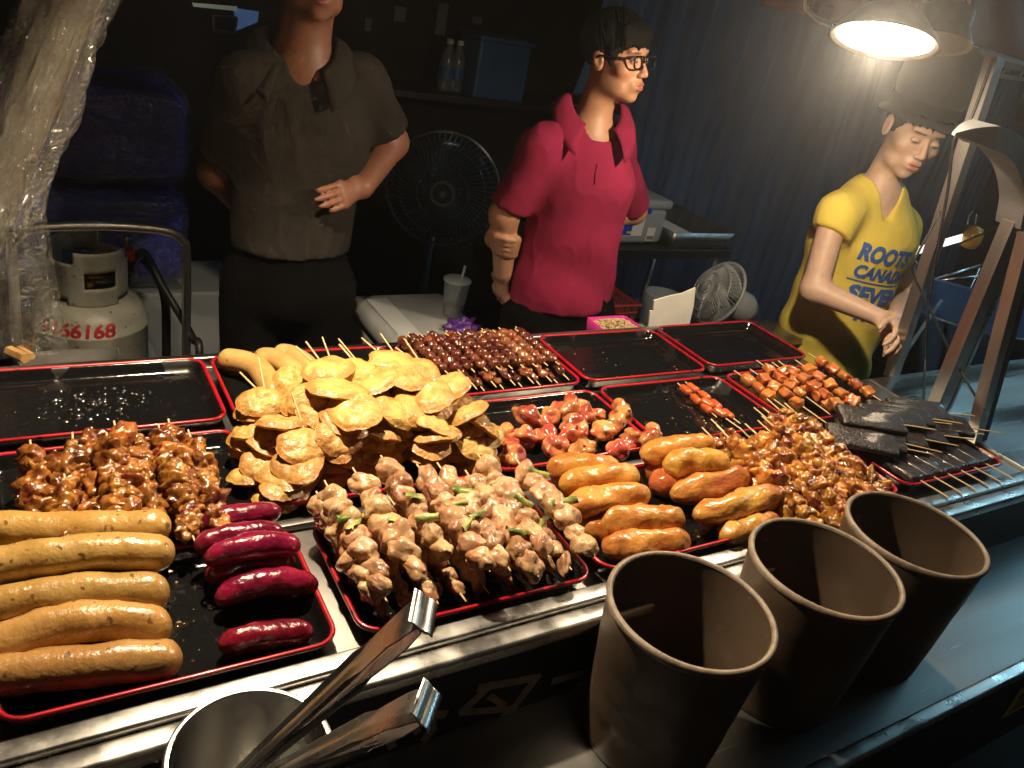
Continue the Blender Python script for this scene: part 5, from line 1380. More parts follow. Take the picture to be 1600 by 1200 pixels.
# ================================================================== POT AND TONGS (front of the counter)
pc = G(392, 1176, SH + .245); pc.z = SH
pot = thing('steel_pot', 'round steel pot holding tongs at the front of the shelf', 'pot', pc); pot['local_parts'] = 1
R_, Hh_ = 0.072, 0.245
mb = MB(); mb.lathe([(0, 0), (R_ - .004, 0), (R_ - .0005, .004), (R_, .01), (R_, Hh_), (R_ - .0016, Hh_), (R_ - .0016, .008), (R_ - .006, .004), (0, .003)], 72)
link('pot_body', mb.mesh('pot_body', True), 'steel_bright', pot, (0, 0, 0)); smooth_angle(bpy.data.meshes['pot_body'], 40)
mb = MB(); mb.lathe([(R_ + .0002, Hh_ - .004), (R_ + .003, Hh_ - .003), (R_ + .0038, Hh_), (R_ + .002, Hh_ + .0022), (R_ - .0014, Hh_ + .001)], 72); link('rim', mb.mesh('rim', True), 'steel_bright', pot, (0, 0, 0))
def tong(tip, foot, spread, label, w_=0.034):
    """two strip arms of folded steel joined at the foot, each with a bent square gripping end"""
    root = thing('tongs', label, 'tongs', foot, 'tongs in the pot')
    ax_ = (tip - foot).normalized(); L = (tip - foot).length
    sd = ax_.cross(V(0, 0, 1)).normalized(); nrm = sd.cross(ax_).normalized()   # nrm: opening direction
    for sg in (1, -1):
        mb = MB(); prof = []; n_ = 9
        sec = [(-1.0, .25), (-.96, -.05), (-.5, -.02), (-.3, .12), (0, .2), (.3, .12), (.5, -.02), (.96, -.05), (1.0, .25)]
        rings = []
        for i in range(15):
            t = i / 14
            off = spread * (t ** 1.2) * sg * .5
            wd = w_ * (.62 + .38 * t) * .5; fl = max(0.0, 1 - max(0, (t - .80) / .06)) if t > .80 else 1.0
            c = foot + ax_ * L * t * .90 + nrm * off
            rings.append([c + sd * (u_ * wd) + nrm * (v_ * w_ * .42 * fl * sg) for u_, v_ in sec])
        # bent end: outwards step then forward
        c = foot + ax_ * L * .90 + nrm * spread * .5 * sg
        for (da, dn) in ((.012, -.001), (.030, -.003), (.033, -.006), (.034, -.013), (.033, -.018)):
            rings.append([c + ax_ * da + sd * (u_ * w_ * .56) + nrm * (dn * sg + .0004 * v_) for u_, v_ in sec])
        vs_ = [p for r_ in rings for p in r_]; fs = [(i * n_ + j, i * n_ + j + 1, (i + 1) * n_ + j + 1, (i + 1) * n_ + j) for i in range(len(rings) - 1) for j in range(n_ - 1)]
        mb.add(vs_, fs); o = mb.build('arm', 'steel_bright', root, True)
        md = o.modifiers.new('thick', 'SOLIDIFY'); md.thickness = .0011; md.offset = 0
    mb = MB(); mb.tube([foot - sd * w_ * .4, foot + sd * w_ * .4], .006, 10); mb.build('hinge', 'steel_bright', root, True)
    return root
t1 = AT(655, 962, 0.42); f1 = AT(352, 1232, pc.y - .01)
tong(t1, f1, 0.012, 'steel tongs reaching up over the front rail from the pot')
tong(AT(648, 1110, 0.40), AT(400, 1225, pc.y - .02), 0.012, 'lower steel tongs lying against the pot rim by the sign')

# ================================================================== FRAME OF THE GRILL BOOTH (right)
fr = thing('grill_booth', 'stainless steel booth posts beside the woman with arched end', 'booth', (1.94, 1.08, ZS))
def post(base, top, wx, wy, name='post', material='steel_post'):
    mb = MB(); d = (top - base); u = V(1, 0, 0); v = V(0, 1, 0)
    vs_ = []
    for p in (base, top):
        for a, b in ((-1, -1), (1, -1), (1, 1), (-1, 1)): vs_.append(p + u * a * wx / 2 + v * b * wy / 2)
    mb.add(vs_, [(3, 2, 1, 0), (4, 5, 6, 7)] + [(i, (i + 1) % 4, 4 + (i + 1) % 4, 4 + i) for i in range(4)])
    return mb.build(name, material, fr)
b1 = G(1392, 588, ZS); post(b1, AT(1556, 88, b1.y), .030, .030)
b2 = G(1462, 640, ZS); t2 = AT(1585, 345, b2.y); post(b2, t2, .052, .030)
mb = MB(); 
post(b2 + V(.036, -.004, 0), t2 + V(.034, -.004, 0), .012, .024, 'edge_strip', 'steel_bright')
b3 = G(1520, 690, ZS); t3 = AT(1606, 365, b3.y); post(b3, t3, .032, .026)
post(b3 + V(.028, -.003, 0), t3 + V(.028, -.003, 0), .018, .020, 'edge_strip', 'rubber')
# arched flat band joining the post tops
arc = [AT(1585, 345, b2.y), AT(1592, 300, b2.y), AT(1584, 255, b2.y), AT(1564, 224, b2.y), AT(1540, 211, b2.y), AT(1512, 207, b2.y), AT(1490, 209, b2.y)]
mb = MB(); cv = smooth_curve(arc, 8); vs_ = []; fs = []
for p in cv:
    i = cv.index(p); t = (cv[min(i + 1, len(cv) - 1)] - cv[max(0, i - 1)]).normalized(); nn = V(0, 1, 0); s_ = t.cross(nn).normalized()
    for a, b in ((-1, -1), (1, -1), (1, 1), (-1, 1)): vs_.append(p + (nn * a * .030 + s_ * b * .022) * min(1, .12 + (len(cv) - 1 - i) / 16))
for i in range(len(cv) - 1):
    for j in range(4): fs.append((i * 4 + j, i * 4 + (j + 1) % 4, (i + 1) * 4 + (j + 1) % 4, (i + 1) * 4 + j))
fs += [(3, 2, 1, 0), tuple(len(vs_) - 4 + k for k in range(4))]
mb.add(vs_, fs); o = mb.build('arch', 'steel_arch', fr, auto=45)
mb = MB(); mb.tube([AT(1590, 350, b2.y), AT(1640, 335, b2.y)], .018, 4); mb.build('cross_bar', 'steel_post', fr)
mb = MB(); mb.tube([AT(1395, 580, b1.y), AT(1470, 470, b1.y + .25)], .006, 6); mb.build('brace', 'steel_post', fr)
# sheet on the counter beneath the frame (work plate)
wp = MB(); wp.box((2.40, 0.90, ZS + .004), (0.95, 0.44, .006), 0.0015); tag(wp.build('grill_plate', 'steel', None), 'flat steel work plate between the frame posts', 'plate')
# awning bar and valance
aw = thing('awning', 'red awning cloth with metal bars above the lamp', 'awning', AT(1500, 20, 1.15))
aY = 1.45
mb = MB()
def awf(u, v):
    px = lerp(1190, 2250, u); y0 = -260; y1 = lerp(8, 96, min(1, u * 1060 / 420)) if u < .4 else lerp(96, 300, (u - .4) / .6)
    p = AT(px, lerp(y1, y0, v), aY); p.y += .012 * math.sin(px * .05) * (1 - v) + .006 * math.sin(px * .13 + 4 * v); return p
mb.grid(awf, 90, 16); o = mb.build('valance', 'awning_red', aw, True)
md = o.modifiers.new('thick', 'SOLIDIFY'); md.thickness = .003
mb = MB(); mb.tube([AT(1505, 74, aY - .04), AT(1640, 116, aY - .04)], .0125, 4); mb.build('cross_bar', 'frame_cyan_lit', aw)
mb = MB(); mb.tube([AT(1260, -30, aY - .05), AT(1258, 12, aY - .05), AT(1275, 30, aY - .06), AT(1300, 42, aY - .06), AT(1318, 38, aY - .06)], .006, 8); mb.build('hook', 'steel_bright', aw, True)
mb = MB(); mb.box(AT(1285, 18, aY - .05), (.05, .02, .03), .004); mb.build('bracket', 'awning_red', aw)
mb = MB(); mb.tube([AT(1555, 100, aY - .03), AT(1650, 112, aY - .03)], .008, 4); mb.tube([AT(1557, 118, aY - .02), AT(1650, 130, aY - .02)], .006, 4); mb.tube([AT(1560, 122, aY - .03), AT(1580, 100, aY - .03)], .005, 4); mb.tube([AT(1590, 125, aY - .03), AT(1605, 104, aY - .03)], .005, 4)
mb.build('bracket', 'frame_cyan_lit', aw)
for i, (a, b) in enumerate([((1463, -40), (1459, 20)), ((1522, -40), (1508, 35))]):
    mb = MB(); mb.tube([AT(*a, aY - .06), AT(*b, aY - .06)], .0045, 8); o = mb.build('yellow_rod', 'yellow_rod', None, True)
    tag(o, ['yellow hanging rod beside the glowing lamp', 'yellow hanging rod farther from the glowing lamp'][i], 'rod', 'yellow rods under the awning')
# cables
def cable(pts, label, r=.0035, material='rubber', name='power_cable'):
    mb = MB(); mb.tube(smooth_curve(pts, 8), r, 8); tag(mb.build(name, material, None, True), label, 'cable'); 
cable([AT(1552, 92, b1.y - .03), AT(1515, 190, b1.y - .03), AT(1492, 215, b1.y - .035), AT(1482, 290, b1.y - .03), AT(1470, 360, b1.y - .035), AT(1452, 470, b1.y - .04), AT(1446, 560, b1.y - .05), G(1443, 632, ZS + .006)], 'black cable hanging straight down beside the first post')
cable([AT(1470, 330, b1.y - .022), AT(1430, 405, b1.y - .025), AT(1428, 430, b1.y - .03), AT(1452, 480, b1.y - .08), AT(1490, 560, b1.y - .16), AT(1525, 620, b3.y + .04), AT(1540, 640, b3.y - .02)], 'dark cable sagging from the first post to the last one', .003)
cable([AT(1500, 380, b1.y + .1), AT(1560, 355, b1.y), AT(1640, 318, b1.y - .1)], 'thin dark cable crossing behind the arch', .003)
# far tube lamp with a yellow clip
tu = thing('tube_lamp', 'white glowing tube behind the first post with a yellow lantern', 'tube lamp', AT(1480, 385, 1.9))
mb = MB(); mb.tube([AT(1424, 394, 1.9), AT(1508, 370, 1.9)], .016, 10); mb.build('tube', 'tube_dim', tu, True)
mb = MB(); ce = AT(1520, 370, 1.86); mb.lathe([(0, -.055), (.030, -.045), (.040, -.015), (.040, .012), (.028, .04), (0, .048)], 24, None, ce); mb.build('lantern', 'lamp_yellow', tu, True)
mb = MB(); mb.tube([AT(1512, 350, 1.86), AT(1514, 338, 1.86), AT(1520, 330, 1.86)], .003, 6); mb.tube([AT(1524, 350, 1.86), AT(1526, 335, 1.86)], .003, 6); mb.build('hook', 'steel_bright', tu, True)
mb = MB(); mb.tube([AT(1450, 440, 1.9), AT(1530, 415, 1.9), AT(1640, 395, 1.9)], .007, 8); mb.tube([AT(1450, 440, 1.9), AT(1560, 428, 1.75)], .005, 8); mb.tube([AT(1424, 400, 1.9), AT(1450, 440, 1.9)], .005, 8); mb.tube([AT(1530, 418, 1.9), V(AT(1530, 418, 1.9).x, 1.9, 0.0)], .008, 8); mb.build('rack', 'steel_bright', tu, True)
# blue basin behind the posts
bz = thing('blue_basin', 'blue plastic basin behind the steel posts', 'basin', V(3.05, 1.55, .62)); bz['local_parts'] = 1
mb = MB(); mb.lathe([(0, 0), (.23, 0), (.25, .02), (.30, .26), (.315, .27), (.315, .28), (.295, .275), (.245, .03), (0, .02)], 40); link('basin_body', mb.mesh('basin_body', True), 'plastic_blue', bz, (0, 0, 0))
mb = MB(); mb.box((0, 0, -.31), (.6, .5, .62), .01); tag(link('plastic_crate', mb.mesh('plastic_crate'), 'sign_black', None, (3.05, 1.55, .62)), 'dark crate under the blue basin', 'crate')

# ================================================================== BEHIND THE COUNTER
# white storage freezer with a sliding lid
cl = thing('chest_cooler', 'grey white chest cooler with rounded lid between the two men', 'cooler', (1.02, 2.0, 0))
cz = .72
mb = MB(); mb.box((1.045, 1.985, cz / 2 - .03), (.30, .42, cz - .06), .02); mb.build('cooler_body', 'cooler_white', cl, auto=40)
mb = MB(); mb.box((1.045, 1.985, cz - .025), (.325, .44, .062), .026); mb.build('lid', 'cooler_white', cl, auto=50)
mb = MB(); mb.box((.955, 1.98, cz + .0075), (.07, .34, .008), .003); mb.build('lid_panel', 'plastic_white', cl, auto=40)
dc = G(706, 492, cz + .008); cu_ = thing('drink_cup', 'clear plastic drink cup with straw on the cooler', 'drink cup', dc); cu_['local_parts'] = 1
mb = MB(); mb.lathe([(0, 0), (.028, 0), (.030, .004), (.040, .11), (.042, .112), (.040, .114)], 32); link('cup_wall', mb.mesh('cup_wall', True), 'plastic_clear', cu_, (0, 0, 0))
mb = MB(); mb.lathe([(0, .002), (.0275, .002), (.031, .034), (0, .034)], 32); link('drink', mb.mesh('drink', True), 'tea', cu_, (0, 0, 0))
mb = MB(); mb.lathe([(.0425, .112), (.043, .116), (.038, .120), (0, .121)], 32); link('lid', mb.mesh('lid', True), 'plastic_cloudy', cu_, (0, 0, 0))
mb = MB(); mb.tube([(.0, -.005, .02), (.018, .0, .16)], .004, 8); link('straw', mb.mesh('straw', True), 'plastic_white', cu_, (0, 0, 0))
pb_ = G(722, 516, cz + .01); v, f_ = ICO4
o = link('purple_bag', mesh_from('purple_bag', [Vector((p.x * .05, p.y * .035, max(-.0, p.z) * .035)) * (1 + .5 * mnoise.noise(p * 3)) for p in v], f_), 'purple_bag', None, pb_); tag(o, 'crumpled purple plastic bag on the cooler', 'bag')

# standing fan behind
def cage_fan(c, face, r, label, group, blade='fan_blade', cage='fan_grey', ring='fan_grey', nw=60, depth=.075, hubm='fan_grey'):
    root = thing('electric_fan', label, 'fan', c, group); root['local_parts'] = 1
    z = -nv(face); x = V(0, 0, 1).cross(z).normalized(); y = z.cross(x)
    M = Matrix((x, y, z)).transposed(); root.rotation_mode = 'QUATERNION'; root.rotation_quaternion = M.to_quaternion()
    mb = MB()
    for k in range(nw):                       # wires of the front guard: local -z faces the viewer
        a = 2 * math.pi * k / nw; tw = .35
        pts = []
        for t in (0.0, .35, .7, .93, 1.0):
            rr = r * (.22 + .78 * t); zz = -depth * (1 - t ** 3.0); pts.append((rr * math.cos(a + tw * t), rr * math.sin(a + tw * t), zz))
        mb.tube(pts, .0011, 4, False)
        pts = [(rr_ * r * math.cos(a), rr_ * r * math.sin(a), depth * .8 * (1 - rr_ ** 3)) for rr_ in (.25, .6, .9, 1.0)]; mb.tube(pts, .0011, 4, False)
    for rr_ in (.45, .75):
        mb.tube([(rr_ * r * math.cos(a), rr_ * r * math.sin(a), -depth * (1 - ((rr_ - .22) / .78) ** 3)) for a in [2 * math.pi * k / 48 for k in range(49)]], .0015, 4, False)
    link('guard', mb.mesh('guard'), cage, root, (0, 0, 0))
    mb = MB(); mb.tube([(r * math.cos(a), r * math.sin(a), 0) for a in [2 * math.pi * k / 64 for k in range(65)]], .0055, 8, False); link('guard_ring', mb.mesh('guard_ring', True), ring, root, (0, 0, 0))
    # centre badge: slotted ring
    mb = MB(); mb.lathe([(0, -depth - .006), (.010, -depth - .006), (.012, -depth - .004), (.012, -depth)], 24); mb.lathe([(r * .17, -depth - .004), (r * .22, -depth - .003), (r * .225, -depth + .003), (r * .165, -depth + .003), (r * .17, -depth - .004)], 40)
    for k in range(18):
        a = 2 * math.pi * k / 18; mb.tube([(.012 * math.cos(a), .012 * math.sin(a), -depth - .002), (r * .175 * math.cos(a + .5), r * .175 * math.sin(a + .5), -depth - .002)], .0022, 4)
    link('badge', mb.mesh('badge'), hubm, root, (0, 0, 0))
    for k in range(3):
        mb = MB()
        def bf(u, v):
            rr = r * (.12 + .76 * u); a = 2 * math.pi * k / 3 + (v - .5) * (1.5 + .3 * math.sin(u * 3)) ; return Vector((rr * math.cos(a), rr * math.sin(a), (v - .5) * .055 - .01))
        mb.grid(bf, 10, 8); o = link('blade', mb.mesh('blade', True), blade, root, (0, 0, 0)); md = o.modifiers.new('thick', 'SOLIDIFY'); md.thickness = .003
    mb = MB(); mb.lathe([(0, -.03), (.035, -.025), (.038, .04), (.05, .06), (.055, .12), (.04, .16), (0, .165)], 24); link('motor', mb.mesh('motor', True), 'fan_black' if blade == 'fan_blade' else 'fan_light', root, (0, 0, 0))
    return root
fc_ = AT(692, 296, 2.55)
fan = cage_fan(fc_, (-.45, -.89, .05), .198, 'large dark standing fan between the two men', 'electric fans')
st = V(fc_.x + .03, fc_.y + .10, 0)
mb = MB(); mb.tube([st + V(0, 0, fc_.z - .02), st + V(0, 0, .12)], .016, 12); mb.tube([st + V(0, 0, .45), st + V(0, 0, .22)], .024, 12)
for k in range(4):
    a = k * math.pi / 2 + .4; mb.tube([st + V(0, 0, .30), st + V(.17 * math.cos(a), .17 * math.sin(a), .02)], .012, 8)
so_ = mb.build('stand', 'fan_blade', fan, True); fan.rotation_mode = 'QUATERNION'
so_.matrix_parent_inverse = (Matrix.Translation(fc_) @ fan.rotation_quaternion.to_matrix().to_4x4()).inverted()
f2 = cage_fan(AT(1122, 458, 1.72), (-.80, .15, .35), .105, 'small pale fan tipped up beside the tarp', 'electric fans', 'fan_light', 'fan_light', 'fan_light', 54, .05, 'fan_light')

# box under small fan
mb = MB(); p_ = AT(1150, 520, 1.80); mb.box((2.06, 1.86, .33), (.42, .34, .66), .004); tag(mb.build('cardboard_box', 'cardboard', None), 'brown cardboard box beneath the small fan', 'box')
mb = MB(); q0 = AT(1150, 485, 1.76); mb.tube([q0 + V(.03, .05, .02), V(2.02, 1.84, .665)], .022, 10); mb.lathe([(0, 0), (.07, 0), (.07, .012), (.03, .02), (0, .02)], 24, None, V(2.0, 1.84, .6605)); so_ = mb.build('stand', 'fan_light', f2, True); so_.matrix_parent_inverse = (Matrix.Translation(f2.location) @ f2.rotation_quaternion.to_matrix().to_4x4()).inverted()

# side table with storage box, metal tray, basket, jug
tb = thing('side_table', 'dark side table behind the man in crimson', 'table', (2.25, 2.55, 0))
tz = .80
ta = G(930, 392, tz); tb1 = G(1112, 384, tz)
mb = MB(); mb.box((2.30, 2.62, tz - .02), (.78, .46, .04), .004); mb.build('tabletop', 'sign_black', tb)
for (x, y) in ((1.95, 2.43), (2.65, 2.43), (1.95, 2.81), (2.65, 2.81)):
    mb = MB(); mb.tube([(x, y, 0), (x, y, tz - .04)], .012, 8); mb.build('leg', 'steel_post', tb, True)
sb = thing('storage_box', 'clear plastic storage box with blue latch and printed label on the table', 'storage box', (2.16, 2.58, tz)); sb['local_parts'] = 1
mb = MB(); mb.box((0, 0, .075), (.34, .25, .145), .02); link('box_body', mb.mesh('box_body', True), 'plastic_cloudy', sb, (0, 0, 0)); smooth_angle(bpy.data.meshes['box_body'], 40)
mb = MB(); mb.box((0, 0, .168), (.36, .27, .04), .016); link('lid', mb.mesh('lid', True), 'plastic_cloudy', sb, (0, 0, 0))
mb = MB(); mb.box((-.02, -.136, .145), (.17, .012, .022), .005); link('latch', mb.mesh('latch'), 'plastic_blue_bright', sb, (0, 0, 0))
mb = MB(); mb.box((.0, -.1262, .075), (.105, .002, .075)); lb = link('printed_label', mb.mesh('printed_label'), 'label_white', sb, (0, 0, 0))
mb = MB(); mb.box((-.028, -.1278, .063), (.044, .0012, .046)); mb.build('label_panel', 'plastic_blue_bright', lb).matrix_parent_inverse = Matrix.Identity(4)
mb = MB(); mb.box((-.018, -.1290, .052), (.022, .0008, .009)); mb.build('label_panel', 'label_yellow', lb).matrix_parent_inverse = Matrix.Identity(4)
mb = MB()
for k in range(9): mb.box((-.042 + .0105 * k, -.1278, .103), (.005, .0012, .010))
mb.build('label_print', 'print_dark', lb).matrix_parent_inverse = Matrix.Identity(4)
mb = MB(); mb.box((.10, -.1262, .045), (.042, .002, .055)); l2 = link('price_label', mb.mesh('price_label'), 'label_white', sb, (0, 0, 0))
mb = MB()
for k in range(8): mb.box((.085 + .0045 * k, -.1278, .030), (.002 if k % 2 else .003, .0012, .015))
mb.build('bar_code', 'print_dark', l2).matrix_parent_inverse = Matrix.Identity(4)
mt_ = thing('metal_tray', 'shallow metal tray with papers beside the storage box', 'tray', (2.52, 2.62, tz)); mt_['local_parts'] = 1
link('tray_sides', loops_mesh('tray_sides', [(rrect(.16, .20, .02), .0), (rrect(.18, .22, .02), .07), (rrect(.176, .216, .02), .07), (rrect(.157, .197, .02), .004)], True, True), 'steel_post', mt_, (0, 0, 0))
mb = MB(); mb.box((0, 0, 0), (.16, .2, .006)); tag(link('paper_sheet', mb.mesh('paper_sheet'), 'paper_white', None, (2.50, 2.58, tz + .02), (0.1, 0, .3)), 'white paper lying in the shallow metal tray', 'paper')
# red basket with holes
bk = thing('plastic_basket', 'red plastic basket with square holes under the side table', 'basket', (2.02, 2.38, .45)); bk['local_parts'] = 1
mb = MB()
for sx, sy, L in ((0, -1, .26), (0, 1, .26), (-1, 0, .18), (1, 0, .18)):
    n_ = int(L / .02)
    for i in range(n_ + 1):
        t = (i / n_ - .5); lo_ = V(t * L * .9 if sy else sx * .115, t * L * .9 if sx else sy * .078, .0); hi_ = V(t * L if sy else sx * .13, t * L if sx else sy * .09, .15); mb.tube([lo_, hi_], .0035, 4)
    for zz in (.0, .03, .06, .09, .12, .15):
        k = .9 + .1 * zz / .15; a = V(-L / 2 * k if sy else sx * (.115 + .1 * zz), -L / 2 * k if sx else sy * (.078 + .08 * zz), zz); b = V(L / 2 * k if sy else sx * (.115 + .1 * zz), L / 2 * k if sx else sy * (.078 + .08 * zz), zz); mb.tube([a, b], .0045, 4)
link('basket_walls', mb.mesh('basket_walls'), 'plastic_red', bk, (0, 0, 0))
mb = MB(); mb.tube([V(-.135, -.095, .155), V(.135, -.095, .155), V(.135, .095, .155), V(-.135, .095, .155), V(-.135, -.095, .155)], .007, 6); link('basket_rim', mb.mesh('basket_rim'), 'plastic_red', bk, (0, 0, 0))
mb = MB(); mb.box((0, 0, .0), (.23, .155, .006)); link('basket_floor', mb.mesh('basket_floor'), 'plastic_red', bk, (0, 0, 0))
mb = MB(); mb.box((2.12, 2.36, .22), (.62, .30, .44), .006); tag(mb.build('storage_crate', 'sign_black', None), 'dark crate under the red basket and the jug', 'crate')
jg = thing('measuring_jug', 'cloudy plastic jug with handle behind the white paper bag', 'jug', (2.28, 2.30, .4405)); jg['local_parts'] = 1
mb = MB(); mb.lathe([(0, 0), (.06, 0), (.064, .005), (.078, .20), (.081, .205), (.078, .207)], 32); link('jug_body', mb.mesh('jug_body', True), 'plastic_cloudy', jg, (0, 0, 0))
mb = MB(); mb.tube(smooth_curve([(.072, -.02, .18), (.12, -.03, .17), (.125, -.03, .09), (.068, -.02, .06)], 6), .007, 8); link('handle', mb.mesh('handle', True), 'plastic_cloudy', jg, (0, 0, 0))
# white paper bag and pink peanut box on the counter's back edge
yb = 1.49
ledge = MB(); ledge.box((1.15, 1.545, .838), (1.9, .14, .02)); ledge.build('back_ledge', 'steel_post', ctr)
def bagf(x, y, yy=yb + .03): return AT(x, y, yy)
bp_ = [bagf(1010, 545), bagf(1016, 486), bagf(1021, 486), bagf(1022, 470), bagf(1050, 462), bagf(1066, 459), bagf(1087, 450), bagf(1084, 478), bagf(1076, 512), bagf(1070, 550)]
mb = MB(); mb.poly(bp_, .006, (0.2, 1, 0)); o = mb.build('paper_bag', 'paper_white', None); tag(o, 'white paper bag standing behind the empty tray', 'paper bag')
pk = thing('peanut_box', 'pink plastic box filled with chopped peanuts behind the trays', 'box', G(957, 520, .90)); pk['local_parts'] = 1
pk.location = AT(958, 528, 1.535); pz = .850; pk.location.z = pz
link('box_walls', loops_mesh('box_walls', [(rrect(.062, .048, .012), 0), (rrect(.068, .052, .012), .056), (rrect(.064, .048, .011), .056), (rrect(.059, .044, .01), .004)], True, True), 'plastic_pink', pk, (0, 0, 0))
mb = MB(); rp = random.Random(4)
pv, pf = ico(1)
for i in range(700):
    a = rp.uniform(-.056, .056); b = rp.uniform(-.040, .040); h_ = .045 + .018 * (1 - (a / .07) ** 2) * (1 - (b / .05) ** 2) + rp.uniform(-.003, .002); r_ = rp.uniform(.0018, .0034)
    mb.add([p * r_ + Vector((a, b, h_)) for p in pv], pf)
mb.box((0, 0, .024), (.112, .082, .044)); po = link('peanuts', mb.mesh('peanuts'), 'peanut', pk, (0, 0, 0)); po['kind'] = 'stuff'
v, f_ = ICO3; o = link('green_wrapper', mesh_from('green_wrapper', [Vector((p.x * .03, p.y * .02, max(-.2, p.z) * .022)) * (1 + .5 * mnoise.noise(p * 3 + V(9, 0, 0))) for p in v], f_), 'green_bag', None, AT(1003, 518, 1.54)); tag(o, 'small green wrapper between the pink box and paper bag', 'wrapper')

# ================================================================== LEFT SIDE: gas cylinder, trolley, bundles, pole
gx = AT(141, 480, 2.35); gc = V(gx.x, 2.35, 0)
gs = thing('gas_cylinder', 'grey gas cylinder with red stencilled number and collar', 'gas cylinder', gc); gs['local_parts'] = 1
rg = .147; zt = AT(141, 485, 2.35).z + .055
mb = MB(); mb.lathe([(0, .02), (.11, .02), (rg, .05), (rg, zt - .085), (rg + .003, zt - .08), (rg + .003, zt - .074), (rg, zt - .07), (rg * .97, zt - .045), (rg * .86, zt - .018), (rg * .6, zt), (0, zt + .012)], 56); mb.lathe([(.10, 0), (.10, .05), (.095, .05), (.095, 0), (.10, 0)], 40)
o = link('tank', mb.mesh('tank', True), 'gas_grey', gs, (0, 0, 0)); smooth_angle(o.data, 50)
# collar: a cylinder with hand openings
mb = MB(); rc = .098; hc = .155; na, nz = 96, 14
def open_(a, z):
    a = (math.degrees(a)) % 360
    for (c, hw) in ((283, 26), (103, 26)):
        if abs((a - c + 180) % 360 - 180) < hw and .055 < z < .105: return True
    for (c, hw) in ((330, 20), (150, 20), (215, 16)):
        if abs((a - c + 180) % 360 - 180) < hw and z < .018: return True
    if abs((a - 200 + 180) % 360 - 180) < 42 and z > .12: return True
    if abs((a - 20 + 180) % 360 - 180) < 46 and z > .125: return True
    return False
vs_ = [Vector((rc * math.cos(2 * math.pi * i / na), rc * math.sin(2 * math.pi * i / na), hc * j / nz)) for j in range(nz + 1) for i in range(na)]
fs = [(j * na + i, j * na + (i + 1) % na, (j + 1) * na + (i + 1) % na, (j + 1) * na + i) for j in range(nz) for i in range(na) if not open_(2 * math.pi * (i + .5) / na, hc * (j + .5) / nz)]
mb.add(vs_, fs); o = link('collar', mb.mesh('collar', True), 'gas_grey', gs, (0, 0, zt - .008)); md = o.modifiers.new('thick', 'SOLIDIFY'); md.thickness = .004
mb = MB(); mb.tube([(0, 0, zt), (0, 0, zt + .075)], .016, 12); mb.tube([(-.03, 0, zt + .055), (.045, -.01, zt + .055)], .012, 10); mb.tube([(0, 0, zt + .08), (0, 0, zt + .10)], .026, 10); link('valve', mb.mesh('valve', True), 'brass', gs, (0, 0, 0))
# stencilled number wrapped on the shoulder
def stencil(txt, size, a0, z0):
    me = text_mesh(txt, size, size * .03, .12); bm = bmesh.new(); bm.from_mesh(me); bmesh.ops.triangulate(bm, faces=bm.faces)
    for _ in range(2): bmesh.ops.subdivide_edges(bm, edges=[e for e in bm.edges if e.calc_length() > .010], cuts=1)
    for v in bm.verts:
        a = a0 + v.co.x / rg; t = v.co.y
        # shoulder profile from the side up over the dome
        pr = [(0, rg + .0022, zt - .072), (.030, rg * .965 + .0025, zt - .043), (.064, rg * .855 + .003, zt - .015), (.11, rg * .6 + .003, zt + .004)]
        for k in range(3):
            if t <= pr[k + 1][0] or k == 2:
                q_ = (t - pr[k][0]) / (pr[k + 1][0] - pr[k][0]); r_ = lerp(pr[k][1], pr[k + 1][1], q_); z = lerp(pr[k][2], pr[k + 1][2], q_); break
        v.co = Vector((r_ * math.cos(a), r_ * math.sin(a), z))
    bm.to_mesh(me); bm.free(); link('stencilled_number', me, 'red_paint', gs, (0, 0, 0))
stencil('8166168', .056, math.radians(212), 0)
# hose and regulator
rgl = thing('gas_regulator', 'red and black gas regulator with hose next to the cylinder', 'regulator', AT(200, 400, 2.42))
r0 = AT(196, 415, 2.42)
mb = MB(); mb.tube([r0 + V(-.05, 0, -.01), r0 + V(.02, 0, 0)], .024, 12); mb.tube([r0 + V(0, 0, -.05), r0 + V(.0, 0, .05)], .016, 10); mb.build('body', 'rubber', rgl, True)
mb = MB(); mb.box(r0 + V(-.012, -.012, .035), (.07, .03, .035), .006); mb.build('lever', 'plastic_red', rgl)
mb = MB(); mb.tube([r0 + V(.0, 0, .05), r0 + V(.005, 0, .09)], .006, 8); mb.build('gauge', 'brass', rgl, True)
mb = MB(); mb.tube(smooth_curve([r0 + V(.01, 0, .0), AT(225, 395, 2.40), AT(250, 440, 2.36), AT(280, 490, 2.30), AT(302, 530, 2.2), AT(312, 560, 2.1), V(AT(312, 560, 2.1).x, 2.1, .12), V(.6, 1.95, .02)], 10), .011, 10); mb.build('hose', 'rubber', rgl, True)
mb = MB(); mb.tube(smooth_curve([AT(225, 405, 2.44), AT(245, 430, 2.44), AT(258, 470, 2.44), AT(260, 540, 2.44), V(AT(260, 540, 2.44).x, 2.44, .05)], 8), .013, 10); mb.build('hose', 'rubber', rgl, True)
# hand trolley handle
Yc = 2.22
tr_ = thing('trolley', 'tubular steel trolley handle around the gas cylinder', 'trolley', AT(170, 560, Yc))
hp_ = [V(AT(20, 540, Yc).x, Yc, .0), AT(20, 420, Yc), AT(28, 372, Yc), AT(52, 357, Yc), AT(160, 353, Yc), AT(255, 360, Yc), AT(283, 374, Yc), AT(291, 402, Yc), AT(291, 540, Yc), V(AT(291, 540, Yc).x, Yc, .0)]
mb = MB(); mb.tube(smooth_curve(hp_, 8), .0125, 12); mb.build('handle', 'steel_post', tr_, True)
mb = MB(); mb.box((.17, 2.32, .02), (.5, .5, .02)); mb.build('platform', 'steel_post', tr_)
